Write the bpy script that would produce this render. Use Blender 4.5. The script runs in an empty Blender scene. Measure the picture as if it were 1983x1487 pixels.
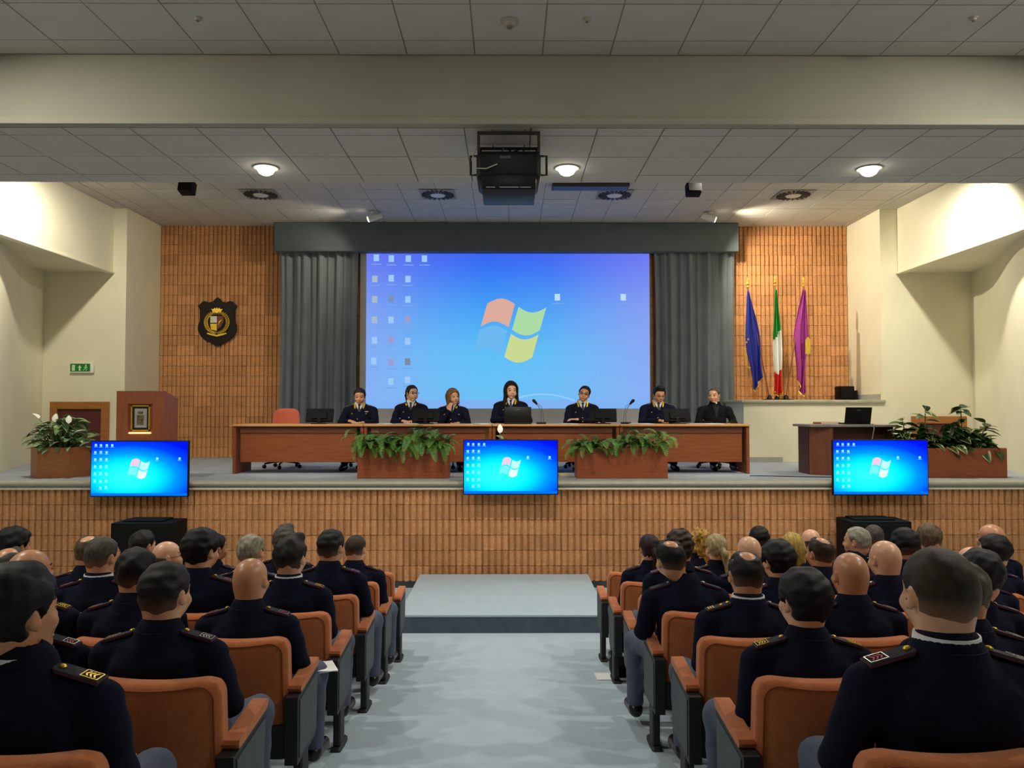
import bpy, bmesh, math, random
import numpy as np
from mathutils import Vector, Matrix, Euler
from mathutils.bvhtree import BVHTree
random.seed(7); np.random.seed(7)
SC = bpy.context.scene
COL = SC.collection
PI = math.pi
R = math.radians
# ------------------------------------------------------------------ camera
F = 1500.0
CAMZ = 2.33
cam = bpy.data.cameras.new('camera'); cam.sensor_width = 36.0; cam.lens = F / 1983.0 * 36.0
cam.clip_start = 0.02; cam.clip_end = 200
camo = bpy.data.objects.new('camera', cam); COL.objects.link(camo)
camo.location = (0, 0, CAMZ); camo.rotation_euler = (R(90 + 1.85), 0, R(-0.25))
SC.camera = camo
CAMR = camo.rotation_euler.to_matrix()
def at(px, py, Y):
    "world point that stands at distance Y and is seen at pixel (px, py)"
    d = CAMR @ Vector(((px - 991.5) / F, -(py - 743.5) / F, -1.0))
    return Vector((0, 0, CAMZ)) + d * (Y / d.y)
# ------------------------------------------------------------------ world, exposure
w = bpy.data.worlds.new('world'); SC.world = w; w.use_nodes = True
w.node_tree.nodes['Background'].inputs[0].default_value = (0.6, 0.65, 0.7, 1)
w.node_tree.nodes['Background'].inputs[1].default_value = 0.02
SC.view_settings.view_transform = 'Standard'; SC.view_settings.look = 'None'
SC.view_settings.exposure = 0.0; SC.view_settings.gamma = 1.0
SC.view_settings.use_curve_mapping = False
# ------------------------------------------------------------------ room lamps (recessed in the ceilings), plus fill lamps
def lamp(name, kind, loc, power, color, size=0.3, aim=None, spot=None, blend=0.6):
    l = bpy.data.lights.new(name, kind); l.energy = power; l.color = color
    if kind == 'AREA':
        l.shape = 'DISK'; l.size = size
    else:
        l.shadow_soft_size = size
    if spot: l.spot_size = R(spot); l.spot_blend = blend
    o = bpy.data.objects.new(name, l); COL.objects.link(o); o.location = loc
    if aim is not None:
        o.rotation_euler = (Vector(aim) - Vector(loc)).to_track_quat('-Z', 'Y').to_euler()
    return o
WARM = (1.0, 0.93, 0.76); NEUT = (1.0, 0.96, 0.86)
HALL_Z = 5.48; BEAM_Z = 4.85; STAGE_CEIL = 5.96; STAGE_Z = 1.38
# hall downlights above the seats
for hx in (-4.6, 4.6):
    for hy, hp in ((5.2, 80), (2.6, 62), (-1.2, 5)):
        lamp('hall_downlight_light', 'AREA', (hx, hy, HALL_Z - 0.03), hp, NEUT, 0.22, (hx * 0.8, hy, 0))
lamp('hall_downlight_light', 'AREA', (0.0, 4.4, HALL_Z - 0.03), 16, NEUT, 0.25, (0, 4.4, 0))
# stage wall washers beside the soffits and the stage spots behind the bridge
lamp('washer_light', 'SPOT', (6.35, 11.0, STAGE_CEIL - 0.25), 350, (1, .93, .76), 0.06, (7.6, 12.6, 2.2), 140, 0.8)
lamp('washer_light', 'SPOT', (-6.25, 10.6, STAGE_CEIL - 0.25), 310, (1, .93, .76), 0.06, (-7.6, 12.6, 2.2), 140, 0.8)
lamp('flag_fill_light', 'SPOT', (3.0, 10.2, STAGE_CEIL - 0.3), 260, (1.0, 0.90, 0.70), 0.05, (5.9, 15.2, 3.4), 46, 0.6)  # added fill lamp that brightens the flags from the front, no fixture there
for sx in (-3.4, 0.0, 3.4):
    lamp('stage_spot_light', 'SPOT', (sx, 8.8, 5.05), 330, NEUT, 0.10, (sx * 0.8, 12.3, 1.7), 46, 0.8)
lamp('stage_fill_light', 'AREA', (-3.2, 11.8, STAGE_CEIL - 0.03), 12, WARM, 0.5, (-3.2, 11.8, 0))
lamp('stage_fill_light', 'AREA', (3.2, 11.8, STAGE_CEIL - 0.03), 45, WARM, 0.5, (3.2, 11.8, 0))
# ------------------------------------------------------------------ materials
def lin(c):
    return tuple(((x / 255.0) / 12.92 if x / 255.0 <= 0.04045 else ((x / 255.0 + 0.055) / 1.055) ** 2.4) for x in c) + (1.0,)
MATS = {}
def mat(name, rgb, rough=0.6, metal=0.0, var=0.08, vscale=6.0, bump=0.0, bscale=60.0, rgb2=None, emit=0.0, stretch=None, sheen=0.0, spec=0.5, coat=0.0):
    if name in MATS: return MATS[name]
    m = bpy.data.materials.new(name); m.use_nodes = True; MATS[name] = m
    nt = m.node_tree; N = nt.nodes; L = nt.links
    b = N['Principled BSDF']
    b.inputs['Roughness'].default_value = rough; b.inputs['Metallic'].default_value = metal
    b.inputs['Specular IOR Level'].default_value = spec
    if sheen: b.inputs['Sheen Weight'].default_value = sheen
    if coat: b.inputs['Coat Weight'].default_value = coat; b.inputs['Coat Roughness'].default_value = 0.15
    tc = N.new('ShaderNodeTexCoord'); src = tc.outputs['Object']
    if stretch:
        mp = N.new('ShaderNodeMapping'); mp.inputs['Scale'].default_value = stretch
        L.new(src, mp.inputs['Vector']); src = mp.outputs['Vector']
    no = N.new('ShaderNodeTexNoise'); no.inputs['Scale'].default_value = vscale; no.inputs['Detail'].default_value = 4
    L.new(src, no.inputs['Vector'])
    cr = N.new('ShaderNodeValToRGB'); c = lin(rgb)
    if rgb2 is None:
        lo = tuple(max(0, x * (1 - var * 2)) for x in c[:3]) + (1,); hi = tuple(min(1, x * (1 + var * 2)) for x in c[:3]) + (1,)
    else:
        lo = c; hi = lin(rgb2)
    cr.color_ramp.elements[0].position = 0.3; cr.color_ramp.elements[1].position = 0.7
    cr.color_ramp.elements[0].color = lo; cr.color_ramp.elements[1].color = hi
    L.new(no.outputs['Fac'], cr.inputs['Fac']); L.new(cr.outputs['Color'], b.inputs['Base Color'])
    if emit:
        L.new(cr.outputs['Color'], b.inputs['Emission Color']); b.inputs['Emission Strength'].default_value = emit
    if bump:
        n2 = N.new('ShaderNodeTexNoise'); n2.inputs['Scale'].default_value = bscale; n2.inputs['Detail'].default_value = 3
        L.new(src, n2.inputs['Vector'])
        bp = N.new('ShaderNodeBump'); bp.inputs['Strength'].default_value = bump; bp.inputs['Distance'].default_value = 0.01
        L.new(n2.outputs['Fac'], bp.inputs['Height']); L.new(bp.outputs['Normal'], b.inputs['Normal'])
    return m
def wood(name, a, b_, rough=0.45, stretch=(1.2, 12, 12)):
    return mat(name, a, rough, rgb2=b_, vscale=3.0, stretch=stretch, bump=0.05, bscale=20)
def emis(name, rgb, strength):
    if name in MATS: return MATS[name]
    m = bpy.data.materials.new(name); m.use_nodes = True; MATS[name] = m
    nt = m.node_tree; nt.nodes.clear()
    o = nt.nodes.new('ShaderNodeOutputMaterial'); e = nt.nodes.new('ShaderNodeEmission')
    e.inputs['Color'].default_value = lin(rgb); e.inputs['Strength'].default_value = strength
    nt.links.new(e.outputs[0], o.inputs[0]); return m
# ------------------------------------------------------------------ mesh helpers
def raw_mesh(name, verts, quads, smooth=False, midx=None):
    verts = np.asarray(verts, dtype=np.float32); quads = np.asarray(quads, dtype=np.int32)
    me = bpy.data.meshes.new(name); nv = len(verts); nf = len(quads); k = quads.shape[1]
    me.vertices.add(nv); me.vertices.foreach_set('co', verts.ravel())
    me.loops.add(nf * k); me.loops.foreach_set('vertex_index', quads.ravel())
    me.polygons.add(nf); me.polygons.foreach_set('loop_start', np.arange(0, nf * k, k, dtype=np.int32))
    if smooth: me.polygons.foreach_set('use_smooth', np.ones(nf, dtype=bool))
    if midx is not None: me.polygons.foreach_set('material_index', np.asarray(midx, dtype=np.int32))
    me.update(calc_edges=True)
    return me
class MB:
    def __init__(s): s.v = []; s.f = []
    def add(s, V, Fc, M=None):
        n = len(s.v)
        s.v += [tuple(M @ Vector(p)) for p in V] if M is not None else [tuple(p) for p in V]
        s.f += [tuple(i + n for i in q) for q in Fc]; return s
    def box(s, lo, hi, M=None):
        x0, y0, z0 = lo; x1, y1, z1 = hi
        V = [(x0,y0,z0),(x1,y0,z0),(x1,y1,z0),(x0,y1,z0),(x0,y0,z1),(x1,y0,z1),(x1,y1,z1),(x0,y1,z1)]
        return s.add(V, [(0,3,2,1),(4,5,6,7),(0,1,5,4),(1,2,6,5),(2,3,7,6),(3,0,4,7)], M)
    def rbox(s, lo, hi, r=0.01, seg=2, M=None):
        bm = bmesh.new(); bmesh.ops.create_cube(bm, size=1.0)
        for v in bm.verts:
            v.co = Vector([lo[i] + (v.co[i] + 0.5) * (hi[i] - lo[i]) for i in range(3)])
        bmesh.ops.bevel(bm, geom=bm.edges[:], offset=r, segments=seg, affect='EDGES', profile=0.5)
        bm.verts.index_update()
        V = [v.co[:] for v in bm.verts]; Q = [[v.index for v in f.verts] for f in bm.faces]; bm.free()
        return s.add(V, Q, M)
    def tube(s, path, r, n=8, M=None, cap=True):
        path = [Vector(p) for p in path]; rr = r if isinstance(r, (list, tuple)) else [r] * len(path)
        V = []; Q = []; up = None
        for i, p in enumerate(path):
            d = (path[min(i + 1, len(path) - 1)] - path[max(i - 1, 0)]).normalized()
            if up is None:
                up = Vector((0, 0, 1)) if abs(d.z) < 0.9 else Vector((1, 0, 0))
            a = d.cross(up)
            if a.length < 1e-4: a = d.orthogonal()
            a.normalize(); b = a.cross(d).normalized(); up = b
            for j in range(n):
                t = 2 * PI * j / n
                V.append(p + (a * math.cos(t) + b * math.sin(t)) * rr[i])
        for i in range(len(path) - 1):
            for j in range(n):
                Q.append((i*n+j, i*n+(j+1)%n, (i+1)*n+(j+1)%n, (i+1)*n+j))
        if cap:
            Q.append(tuple(range(n - 1, -1, -1))); Q.append(tuple((len(path)-1)*n + j for j in range(n)))
        return s.add(V, Q, M)
    def lathe(s, prof, n=16, M=None):
        V = []; Q = []
        for r_, z in prof:
            for j in range(n):
                t = 2 * PI * j / n; V.append((max(r_, 1e-4) * math.cos(t), max(r_, 1e-4) * math.sin(t), z))
        for i in range(len(prof) - 1):
            for j in range(n):
                Q.append((i*n+j, i*n+(j+1)%n, (i+1)*n+(j+1)%n, (i+1)*n+j))
        Q.append(tuple(range(n - 1, -1, -1))); Q.append(tuple((len(prof)-1)*n + j for j in range(n)))
        return s.add(V, Q, M)
    def prism(s, poly, y0, y1, M=None):
        "poly in x,z (counter-clockwise seen from -y); extruded along y"
        n = len(poly)
        V = [(x, y0, z) for x, z in poly] + [(x, y1, z) for x, z in poly]
        Q = [tuple(range(n)), tuple(range(2*n-1, n-1, -1))]
        Q += [((i+1) % n, i, i + n, (i+1) % n + n) for i in range(n)]
        return s.add(V, Q, M)
    def mesh(s, name, m=None, smooth=False, ang=0.6):
        me = bpy.data.meshes.new(name); me.from_pydata(s.v, [], s.f)
        if m is not None: me.materials.append(m)
        if smooth:
            me.polygons.foreach_set('use_smooth', [True] * len(me.polygons)); me.set_sharp_from_angle(angle=ang)
        me.update(); return me
    def build(s, name, m, parent=None, smooth=False, ang=0.6, **kw):
        return ob(name, s.mesh(name, m, smooth, ang), parent, **kw)
def ob(name, me, parent=None, loc=None, rot=None, scale=None, label=None, cat=None, group=None, kind=None, M=None):
    o = bpy.data.objects.new(name, me); COL.objects.link(o)
    if parent is not None: o.parent = parent
    if M is not None: o.matrix_local = M
    if loc is not None: o.location = loc
    if rot is not None: o.rotation_euler = rot
    if scale is not None: o.scale = scale if isinstance(scale, (tuple, list)) else (scale,) * 3
    if label: o['label'] = label
    if cat: o['category'] = cat
    if group: o['group'] = group
    if kind: o['kind'] = kind
    return o
def thing(name, label, cat, loc=(0,0,0), rz=0.0, group=None, scale=None, kind=None):
    return ob(name, None, None, loc, (0, 0, rz), scale, label, cat, group, kind)
def T(x, y, z): return Matrix.Translation((x, y, z))
def RX(a): return Matrix.Rotation(a, 4, 'X')
def RY(a): return Matrix.Rotation(a, 4, 'Y')
def RZ(a): return Matrix.Rotation(a, 4, 'Z')
# ------------------------------------------------------------------ signed-distance modelling for bodies, clothes and hair
def axis(lo, hi, coarse, fines=()):
    "grid line positions, fine inside the given ranges (a, b, step)"
    out = [lo]; x = lo
    while x < hi:
        st = coarse
        for a, b, sstep in fines:
            if a - coarse <= x <= b: st = min(st, sstep)
        x += st; out.append(x)
    return np.array(out, dtype=np.float32)
class Field:
    def __init__(s, xs, ys, zs):
        s.ax = (xs, ys, zs); s.f = np.full((len(xs), len(ys), len(zs)), 0.5, dtype=np.float32)
    def _sl(s, lo, hi):
        sl = []; P = []
        for i in range(3):
            a = max(0, int(np.searchsorted(s.ax[i], lo[i])) - 1); b = min(len(s.ax[i]), int(np.searchsorted(s.ax[i], hi[i])) + 1)
            if b <= a: return None, None
            sl.append(slice(a, b)); sh = [1, 1, 1]; sh[i] = -1; P.append(s.ax[i][a:b].reshape(sh))
        return tuple(sl), P
    def _mix(s, sl, d, k, mode):
        a = s.f[sl]
        if mode == 'u':
            if k > 0:
                h = np.clip(0.5 + 0.5 * (d - a) / k, 0, 1); s.f[sl] = d * (1 - h) + a * h - k * h * (1 - h)
            else: s.f[sl] = np.minimum(a, d)
        elif mode == 's':
            d = -d
            h = np.clip(0.5 - 0.5 * (d - a) / max(k, 1e-4), 0, 1); s.f[sl] = d * (1 - h) + a * h + k * h * (1 - h)
    def cap(s, a, b, ra, rb=None, sc=(1, 1, 1), k=0.02, mode='u'):
        rb = ra if rb is None else rb; rm = max(ra, rb); pad = k + 0.035
        lo = [min(a[i], b[i]) - rm * sc[i] - pad for i in range(3)]; hi = [max(a[i], b[i]) + rm * sc[i] + pad for i in range(3)]
        sl, P = s._sl(lo, hi)
        if sl is None: return
        q = [(P[i] - a[i]) / sc[i] for i in range(3)]; ab = [(b[i] - a[i]) / sc[i] for i in range(3)]
        den = sum(x * x for x in ab) + 1e-9
        t = np.clip((q[0] * ab[0] + q[1] * ab[1] + q[2] * ab[2]) / den, 0, 1)
        d = np.sqrt((q[0] - ab[0] * t) ** 2 + (q[1] - ab[1] * t) ** 2 + (q[2] - ab[2] * t) ** 2) - (ra + (rb - ra) * t)
        s._mix(sl, d * min(sc), k, mode)
    def ell(s, c, r, k=0.02, mode='u', rot=None):
        pad = k + 0.035; rm = max(r) if rot is not None else None
        lo = [c[i] - (rm or r[i]) - pad for i in range(3)]; hi = [c[i] + (rm or r[i]) + pad for i in range(3)]
        sl, P = s._sl(lo, hi)
        if sl is None: return
        q = [P[i] - c[i] for i in range(3)]
        if rot is not None:
            M = Euler(rot).to_matrix().transposed()
            q = [q[0] * M[i][0] + q[1] * M[i][1] + q[2] * M[i][2] for i in range(3)]
        k0 = np.sqrt((q[0] / r[0]) ** 2 + (q[1] / r[1]) ** 2 + (q[2] / r[2]) ** 2)
        k1 = np.sqrt((q[0] / r[0] ** 2) ** 2 + (q[1] / r[1] ** 2) ** 2 + (q[2] / r[2] ** 2) ** 2)
        s._mix(sl, k0 * (k0 - 1.0) / np.maximum(k1, 1e-6), k, mode)
    def grid(s):
        return [s.ax[i].reshape([-1 if j == i else 1 for j in range(3)]) for i in range(3)]
    def nets(s):
        f = s.f; xs, ys, zs = s.ax; S = f < 0
        nx, ny, nz = f.shape
        cnt = np.zeros((nx-1, ny-1, nz-1), dtype=np.int8)
        cs = [(i, j, k) for i in (0,1) for j in (0,1) for k in (0,1)]
        for i, j, k in cs: cnt += S[i:nx-1+i, j:ny-1+j, k:nz-1+k]
        act = (cnt > 0) & (cnt < 8); I, J, K = np.nonzero(act); n = len(I)
        vid = np.full(act.shape, -1, dtype=np.int32); vid[I, J, K] = np.arange(n)
        val = {c: f[I+c[0], J+c[1], K+c[2]] for c in cs}
        acc = np.zeros((n, 3), dtype=np.float32); num = np.zeros(n, dtype=np.float32)
        for a in cs:
            for d in range(3):
                if a[d] == 1: continue
                b = list(a); b[d] = 1; b = tuple(b)
                va, vb = val[a], val[b]; m = (va < 0) != (vb < 0)
                t = np.where(m, va / np.where(m, va - vb, 1), 0)
                pa = np.stack([xs[I+a[0]], ys[J+a[1]], zs[K+a[2]]], 1); pb = np.stack([xs[I+b[0]], ys[J+b[1]], zs[K+b[2]]], 1)
                p = pa + (pb - pa) * t[:, None]
                acc[m] += p[m]; num[m] += 1
        V = acc / np.maximum(num, 1)[:, None]
        Q = []
        A, B = S[:-1, 1:-1, 1:-1], S[1:, 1:-1, 1:-1]; i, j, k = np.nonzero(A != B); j = j + 1; k = k + 1
        q = np.stack([vid[i, j-1, k-1], vid[i, j, k-1], vid[i, j, k], vid[i, j-1, k]], 1); fl = ~S[i, j, k]; q[fl] = q[fl][:, ::-1]; Q.append(q)
        A, B = S[1:-1, :-1, 1:-1], S[1:-1, 1:, 1:-1]; i, j, k = np.nonzero(A != B); i = i + 1; k = k + 1
        q = np.stack([vid[i-1, j, k-1], vid[i-1, j, k], vid[i, j, k], vid[i, j, k-1]], 1); fl = ~S[i, j, k]; q[fl] = q[fl][:, ::-1]; Q.append(q)
        A, B = S[1:-1, 1:-1, :-1], S[1:-1, 1:-1, 1:]; i, j, k = np.nonzero(A != B); i = i + 1; j = j + 1
        q = np.stack([vid[i-1, j-1, k], vid[i, j-1, k], vid[i, j, k], vid[i-1, j, k]], 1); fl = ~S[i, j, k]; q[fl] = q[fl][:, ::-1]; Q.append(q)
        return V, np.concatenate(Q)
# ------------------------------------------------------------------ setting materials
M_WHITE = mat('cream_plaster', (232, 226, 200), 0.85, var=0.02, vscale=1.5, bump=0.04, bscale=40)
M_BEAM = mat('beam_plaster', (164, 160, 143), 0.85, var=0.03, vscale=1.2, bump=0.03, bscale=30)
M_TILE = mat('ceiling_tile_face', (196, 192, 184), 0.9, var=0.02, vscale=2.0, bump=0.12, bscale=160)
M_TBAR = mat('ceiling_grid_metal', (150, 146, 136), 0.6, var=0.02)
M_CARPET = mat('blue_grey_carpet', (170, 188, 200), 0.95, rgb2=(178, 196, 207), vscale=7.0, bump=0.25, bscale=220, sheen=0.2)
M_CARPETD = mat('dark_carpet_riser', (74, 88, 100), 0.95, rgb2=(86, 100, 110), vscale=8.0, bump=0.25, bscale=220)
M_STAGE = mat('stage_carpet', (150, 158, 168), 0.95, rgb2=(165, 172, 180), vscale=4.0, bump=0.2, bscale=200)
M_STONE = mat('stage_nosing_stone', (176, 172, 150), 0.55, var=0.05, vscale=8)
M_BAND = mat('stage_grey_band', (166, 166, 160), 0.7, var=0.03)
M_SKIRT = mat('dark_skirting', (58, 62, 66), 0.6)
M_MORTAR = mat('mortar_groove', (150, 98, 60), 0.95, var=0.06, vscale=20)
def block_mat(name, a, b):
    m = mat(name, a, 0.95, rgb2=b, vscale=26.0, bump=0.9, bscale=70)
    nt = m.node_tree; N = nt.nodes; L = nt.links
    oi = N.new('ShaderNodeObjectInfo'); hs = N.new('ShaderNodeHueSaturation'); mr = N.new('ShaderNodeMapRange')
    mr.inputs['To Min'].default_value = 0.86; mr.inputs['To Max'].default_value = 1.12
    L.new(oi.outputs['Random'], mr.inputs['Value']); L.new(mr.outputs['Result'], hs.inputs['Value'])
    cr = [n for n in N if n.type == 'VALTORGB'][0]; bs = N['Principled BSDF']
    L.new(cr.outputs['Color'], hs.inputs['Color']); L.new(hs.outputs['Color'], bs.inputs['Base Color'])
    return m
M_BLOCK = block_mat('split_rib_block', (198, 138, 88), (220, 162, 110))
BW, BH = 0.344, 0.2
def block_mesh(seed, ribs=4):
    rnd = random.Random(seed); mb = MB(); rw = BW / 4; g = 0.0125
    for i in range(ribs):
        x0 = i * rw + g + rnd.uniform(-.002, .002); x1 = (i + 1) * rw - g + rnd.uniform(-.002, .002)
        d = 0.026 + rnd.uniform(-.004, .004); c = 0.007
        z0 = 0.003 + rnd.uniform(-.001, .001); z1 = BH - 0.003
        # chamfered rib, closed at top and bottom
        pr = [(x0, 0.0), (x0 + 0.002, -d + c), (x0 + c, -d), (x1 - c, -d + rnd.uniform(-.003, .003)), (x1 - 0.002, -d + c), (x1, 0.0)]
        n = len(pr); V = [(x, y, z0) for x, y in pr] + [(x, y, z1) for x, y in pr]
        Q = [(j, j + 1, j + 1 + n, j + n) for j in range(n - 1)] + [tuple(range(n - 1, -1, -1)), tuple(range(n, 2 * n))]
        mb.add(V, Q)
    mb.add([(0.001, 0.0, 0.003), (ribs * rw - 0.001, 0.0, 0.003), (ribs * rw - 0.001, 0.0, BH - 0.003), (0.001, 0.0, BH - 0.003)], [(0, 1, 2, 3)])
    return mb.mesh('block', M_BLOCK)
BLOCKS = [block_mesh(i) for i in range(7)]
def block_wall(wall, x0, x1, zb, courses, y, skip=None):
    rnd = random.Random(int(x0 * 100) + courses); k = 0
    n = int(round((x1 - x0) / BW)); 
    for c in range(courses):
        z = zb + c * BH
        for i in range(n):
            x = x0 + i * BW
            if skip and skip(x, z): continue
            ob('block', BLOCKS[rnd.randrange(7)], wall, (x, y + rnd.uniform(-.003, .003), z)); k += 1
    return k
# ------------------------------------------------------------------ floors
FY0 = 7.3; SLOPE = 0.119
def floor_z(y): return 0.0 if y >= FY0 else SLOPE * (FY0 - y)
mb = MB(); W = 9.0
ys = [-4.0, FY0, 10.3]
V = []
for y in ys:
    for x in (-W, W): V += [(x, y, floor_z(y)), (x, y, floor_z(y) - 0.12)]
for i in range(2):
    a = i * 4; b = a + 4
    mb.add(V[a:b+4], [(0, 2, 6, 4), (1, 5, 7, 3), (0, 4, 5, 1), (2, 3, 7, 6), (0, 1, 3, 2), (4, 6, 7, 5)])
fl = mb.build('floor', M_CARPET, label='sloping blue-grey carpeted hall floor with the centre aisle', cat='floor', kind='structure')
fs = MB().box((-W, 10.22, STAGE_Z - 0.1), (W, 15.5, STAGE_Z)).build('floor', M_STAGE, label='grey carpeted stage floor under the long table', cat='floor', kind='structure')
p = thing('floor_platform', 'low grey carpeted platform step at the end of the aisle', 'platform', (0, 0, 0), kind='structure')
MB().rbox((-1.15, 8.13, 0.165), (1.03, 10.12, 0.19), 0.006).build('top', M_CARPET, p, smooth=True)
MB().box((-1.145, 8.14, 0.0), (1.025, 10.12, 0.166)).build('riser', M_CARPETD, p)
# stage front: nosing, bands, blocks, skirting
wf = thing('wall_stage_front', 'terracotta ribbed block wall of the stage front', 'wall', (0, 0, 0), kind='structure')
MB().box((-W, 10.25, 0.0), (W, 10.32, 1.285)).build('backing', M_MORTAR, wf)
nb = block_wall(wf, -8.256, 8.256, 0.078, 6, 10.235)
t = MB()
pts = [(10.30, STAGE_Z + 0.004), (10.16, STAGE_Z + 0.004), (10.135, STAGE_Z - 0.004), (10.125, STAGE_Z - 0.024), (10.135, STAGE_Z - 0.046), (10.16, STAGE_Z - 0.052), (10.30, STAGE_Z - 0.052)]
n = len(pts); V = [(-W, y, z) for y, z in pts] + [(W, y, z) for y, z in pts]
t.add(V, [(i, (i + 1) % n, (i + 1) % n + n, i + n) for i in range(n)] + [tuple(range(n - 1, -1, -1)), tuple(range(n, 2 * n))])
t.build('trim_1', M_STONE, label='rounded stone nosing along the stage edge', cat='trim', kind='structure', smooth=True)
MB().box((-W, 10.17, 1.30), (W, 10.235, STAGE_Z - 0.053)).build('trim_2', M_BAND, label='grey band under the stage nosing', cat='trim', kind='structure')
MB().box((-W, 10.155, 1.279), (W, 10.235, 1.299)).build('trim_3', M_WHITE, label='thin white strip above the stage front blocks', cat='trim', kind='structure')
MB().box((-W, 10.19, 0.0), (W, 10.234, 0.075)).build('baseboard_stage_front', M_SKIRT, label='dark skirting at the foot of the stage front', cat='baseboard', kind='structure')
# ------------------------------------------------------------------ walls around the stage
YB = 15.28
for nm, x0, x1, lab in (('wall_back_left', -6.88, -6.88 + 12 * BW, 'brown ribbed block wall at the back left of the stage'),
                        ('wall_back_right', 6.72 - 12 * BW, 6.72, 'tan ribbed block wall behind the three flags')):
    if 'right' in nm: lab = 'tan ribbed block wall behind the three flags'
    wl = thing(nm, lab, 'wall', (0, 0, 0), kind='structure')
    MB().box((x0, YB + .015, STAGE_Z), (x1, YB + 0.1, STAGE_CEIL)).build('backing', M_MORTAR, wl)
    block_wall(wl, x0, x1, STAGE_Z + 0.0, 22, YB, (lambda x, z: x > 4.35 and z < 2.3) if 'right' in nm else None)
    xs0 = x0; 
    # cut top course that runs up to the ceiling
    for i in range(12):
        ob('block', BLOCKS[i % 7], wl, (x0 + i * BW, YB, STAGE_Z + 22 * BH), scale=(1, 1, (STAGE_CEIL - STAGE_Z - 22 * BH) / BH))
MB().box((-2.76, YB + 0.02, STAGE_Z), (2.6, YB + 0.1, STAGE_CEIL)).build('wall_back_centre', M_MORTAR, label='plain wall hidden behind the projection screen', cat='wall', kind='structure')
for sgn, xi, nm, lab in ((-1, 6.88, 'wall_flank_left', 'cream wall and pillar left of the ribbed back wall'), (1, 6.72, 'wall_flank_right', 'cream wall and pillar right of the ribbed back wall')):
    lo = (sgn * W, 13.9, STAGE_Z) if sgn < 0 else (xi, 13.9, STAGE_Z); hi = (-xi, 15.4, STAGE_CEIL) if sgn < 0 else (W, 15.4, STAGE_CEIL)
    MB().box(lo, hi).build(nm, M_WHITE, label=lab, cat='wall', kind='structure')
    # curved side wall
    prof = [(8.35, 13.92), (8.32, 13.5), (8.2, 13.05), (8.0, 12.55), (7.8, 12.1), (7.6, 11.65), (7.45, 11.25), (7.35, 10.85), (7.3, 10.33)]
    mbw = MB(); V = []
    for x, y in prof: V += [(sgn * x, y, STAGE_Z), (sgn * x, y, 4.80), (sgn * W, y, 4.80), (sgn * W, y, STAGE_Z)]
    Q = []
    for i in range(len(prof) - 1):
        a = i * 4; b = a + 4
        for j in range(4):
            q = (a + j, a + (j + 1) % 4, b + (j + 1) % 4, b + j); Q.append(q if sgn > 0 else q[::-1])
    Q += [(0, 1, 2, 3), tuple(len(V) - 4 + j for j in (3, 2, 1, 0))]
    mbw.add(V, Q).build('wall_curved_left' if sgn < 0 else 'wall_curved_right', M_WHITE, smooth=True, label='curved cream side wall at the ' + ('left' if sgn < 0 else 'right') + ' end of the stage', cat='wall', kind='structure')
    # soffit with its bottom lip
    s_ = thing('trim_soffit_left' if sgn < 0 else 'trim_soffit_right', 'cream bulkhead under the stage ceiling on the ' + ('left' if sgn < 0 else 'right'), 'bulkhead', kind='structure')
    xi2 = 7.12 if sgn < 0 else 7.03
    a, b = sorted((sgn * xi2, sgn * W))
    MB().box((a, 8.56, 4.80), (b, 13.9, STAGE_CEIL)).build('face', M_WHITE, s_)
    a, b = sorted((sgn * (xi2 - 0.03), sgn * (xi2 + 0.10)))
    MB().rbox((a, 8.56, 4.765), (b, 13.9, 4.80), 0.008).build('lip', M_WHITE, s_)
# closing walls of the hall
MB().box((-W - 0.2, -4.2, 0), (-W, 15.4, 6.1)).build('wall_left', M_WHITE, label='cream left side wall of the hall', cat='wall', kind='structure')
MB().box((W, -4.2, 0), (W + 0.2, 15.4, 6.1)).build('wall_right', M_WHITE, label='cream right side wall of the hall', cat='wall', kind='structure')
MB().box((-W, -4.2, 0), (W, -4.0, 6.1)).build('wall_rear', M_WHITE, label='cream rear wall behind the seats', cat='wall', kind='structure')
# flag plinth on the right of the stage
b = thing('stage_plinth', 'cream raised plinth carrying the three flags, beside the table', 'plinth', (0, 0, 0), kind='structure')
MB().box((4.22, 13.9, STAGE_Z), (6.72, 15.24, 2.44)).build('body', M_WHITE, b)
MB().rbox((4.17, 13.84, 2.44), (6.76, 15.24, 2.495), 0.012).build('ledge', M_STONE, b, smooth=True)
MB().box((4.19, 13.86, STAGE_Z), (4.9, 13.9, STAGE_Z + 0.09)).build('skirting', M_BAND, b)
MB().box((6.70, 13.96, 2.495), (6.715, 15.2, 2.60)).build('baseboard_plinth', M_BAND, label='grey skirting on the side wall above the plinth', cat='baseboard', kind='structure')
# ------------------------------------------------------------------ ceilings of square tiles
def tiles(par, xa, xb, ya, yb, z, xph, yph, st=0.6):
    cache = {}
    ix = [xph + st * k for k in range(-40, 41)]; iy = [yph + st * k for k in range(-40, 41)]
    for x in ix:
        for y in iy:
            x0, x1, y0, y1 = max(x, xa), min(x + st, xb), max(y, ya), min(y + st, yb)
            if x1 - x0 < 0.05 or y1 - y0 < 0.05: continue
            key = (round(x1 - x0, 2), round(y1 - y0, 2))
            if key not in cache:
                a, c = key[0] / 2 - 0.006, key[1] / 2 - 0.006
                mb = MB().box((-a, -c, 0), (a, c, 0.012)); cache[key] = mb.mesh('ceiling_tile', M_TILE)
            ob('ceiling_tile', cache[key], par, ((x0 + x1) / 2, (y0 + y1) / 2, z - 0.006 + random.uniform(-.0015, .0015)), (random.uniform(-.002, .002), random.uniform(-.002, .002), 0))
c1 = MB().box((-W, -4, HALL_Z), (W, 6.80, HALL_Z + 0.1)).build('ceiling', M_TBAR, label='square-tiled hall ceiling above the seats', cat='ceiling', kind='structure')
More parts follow.
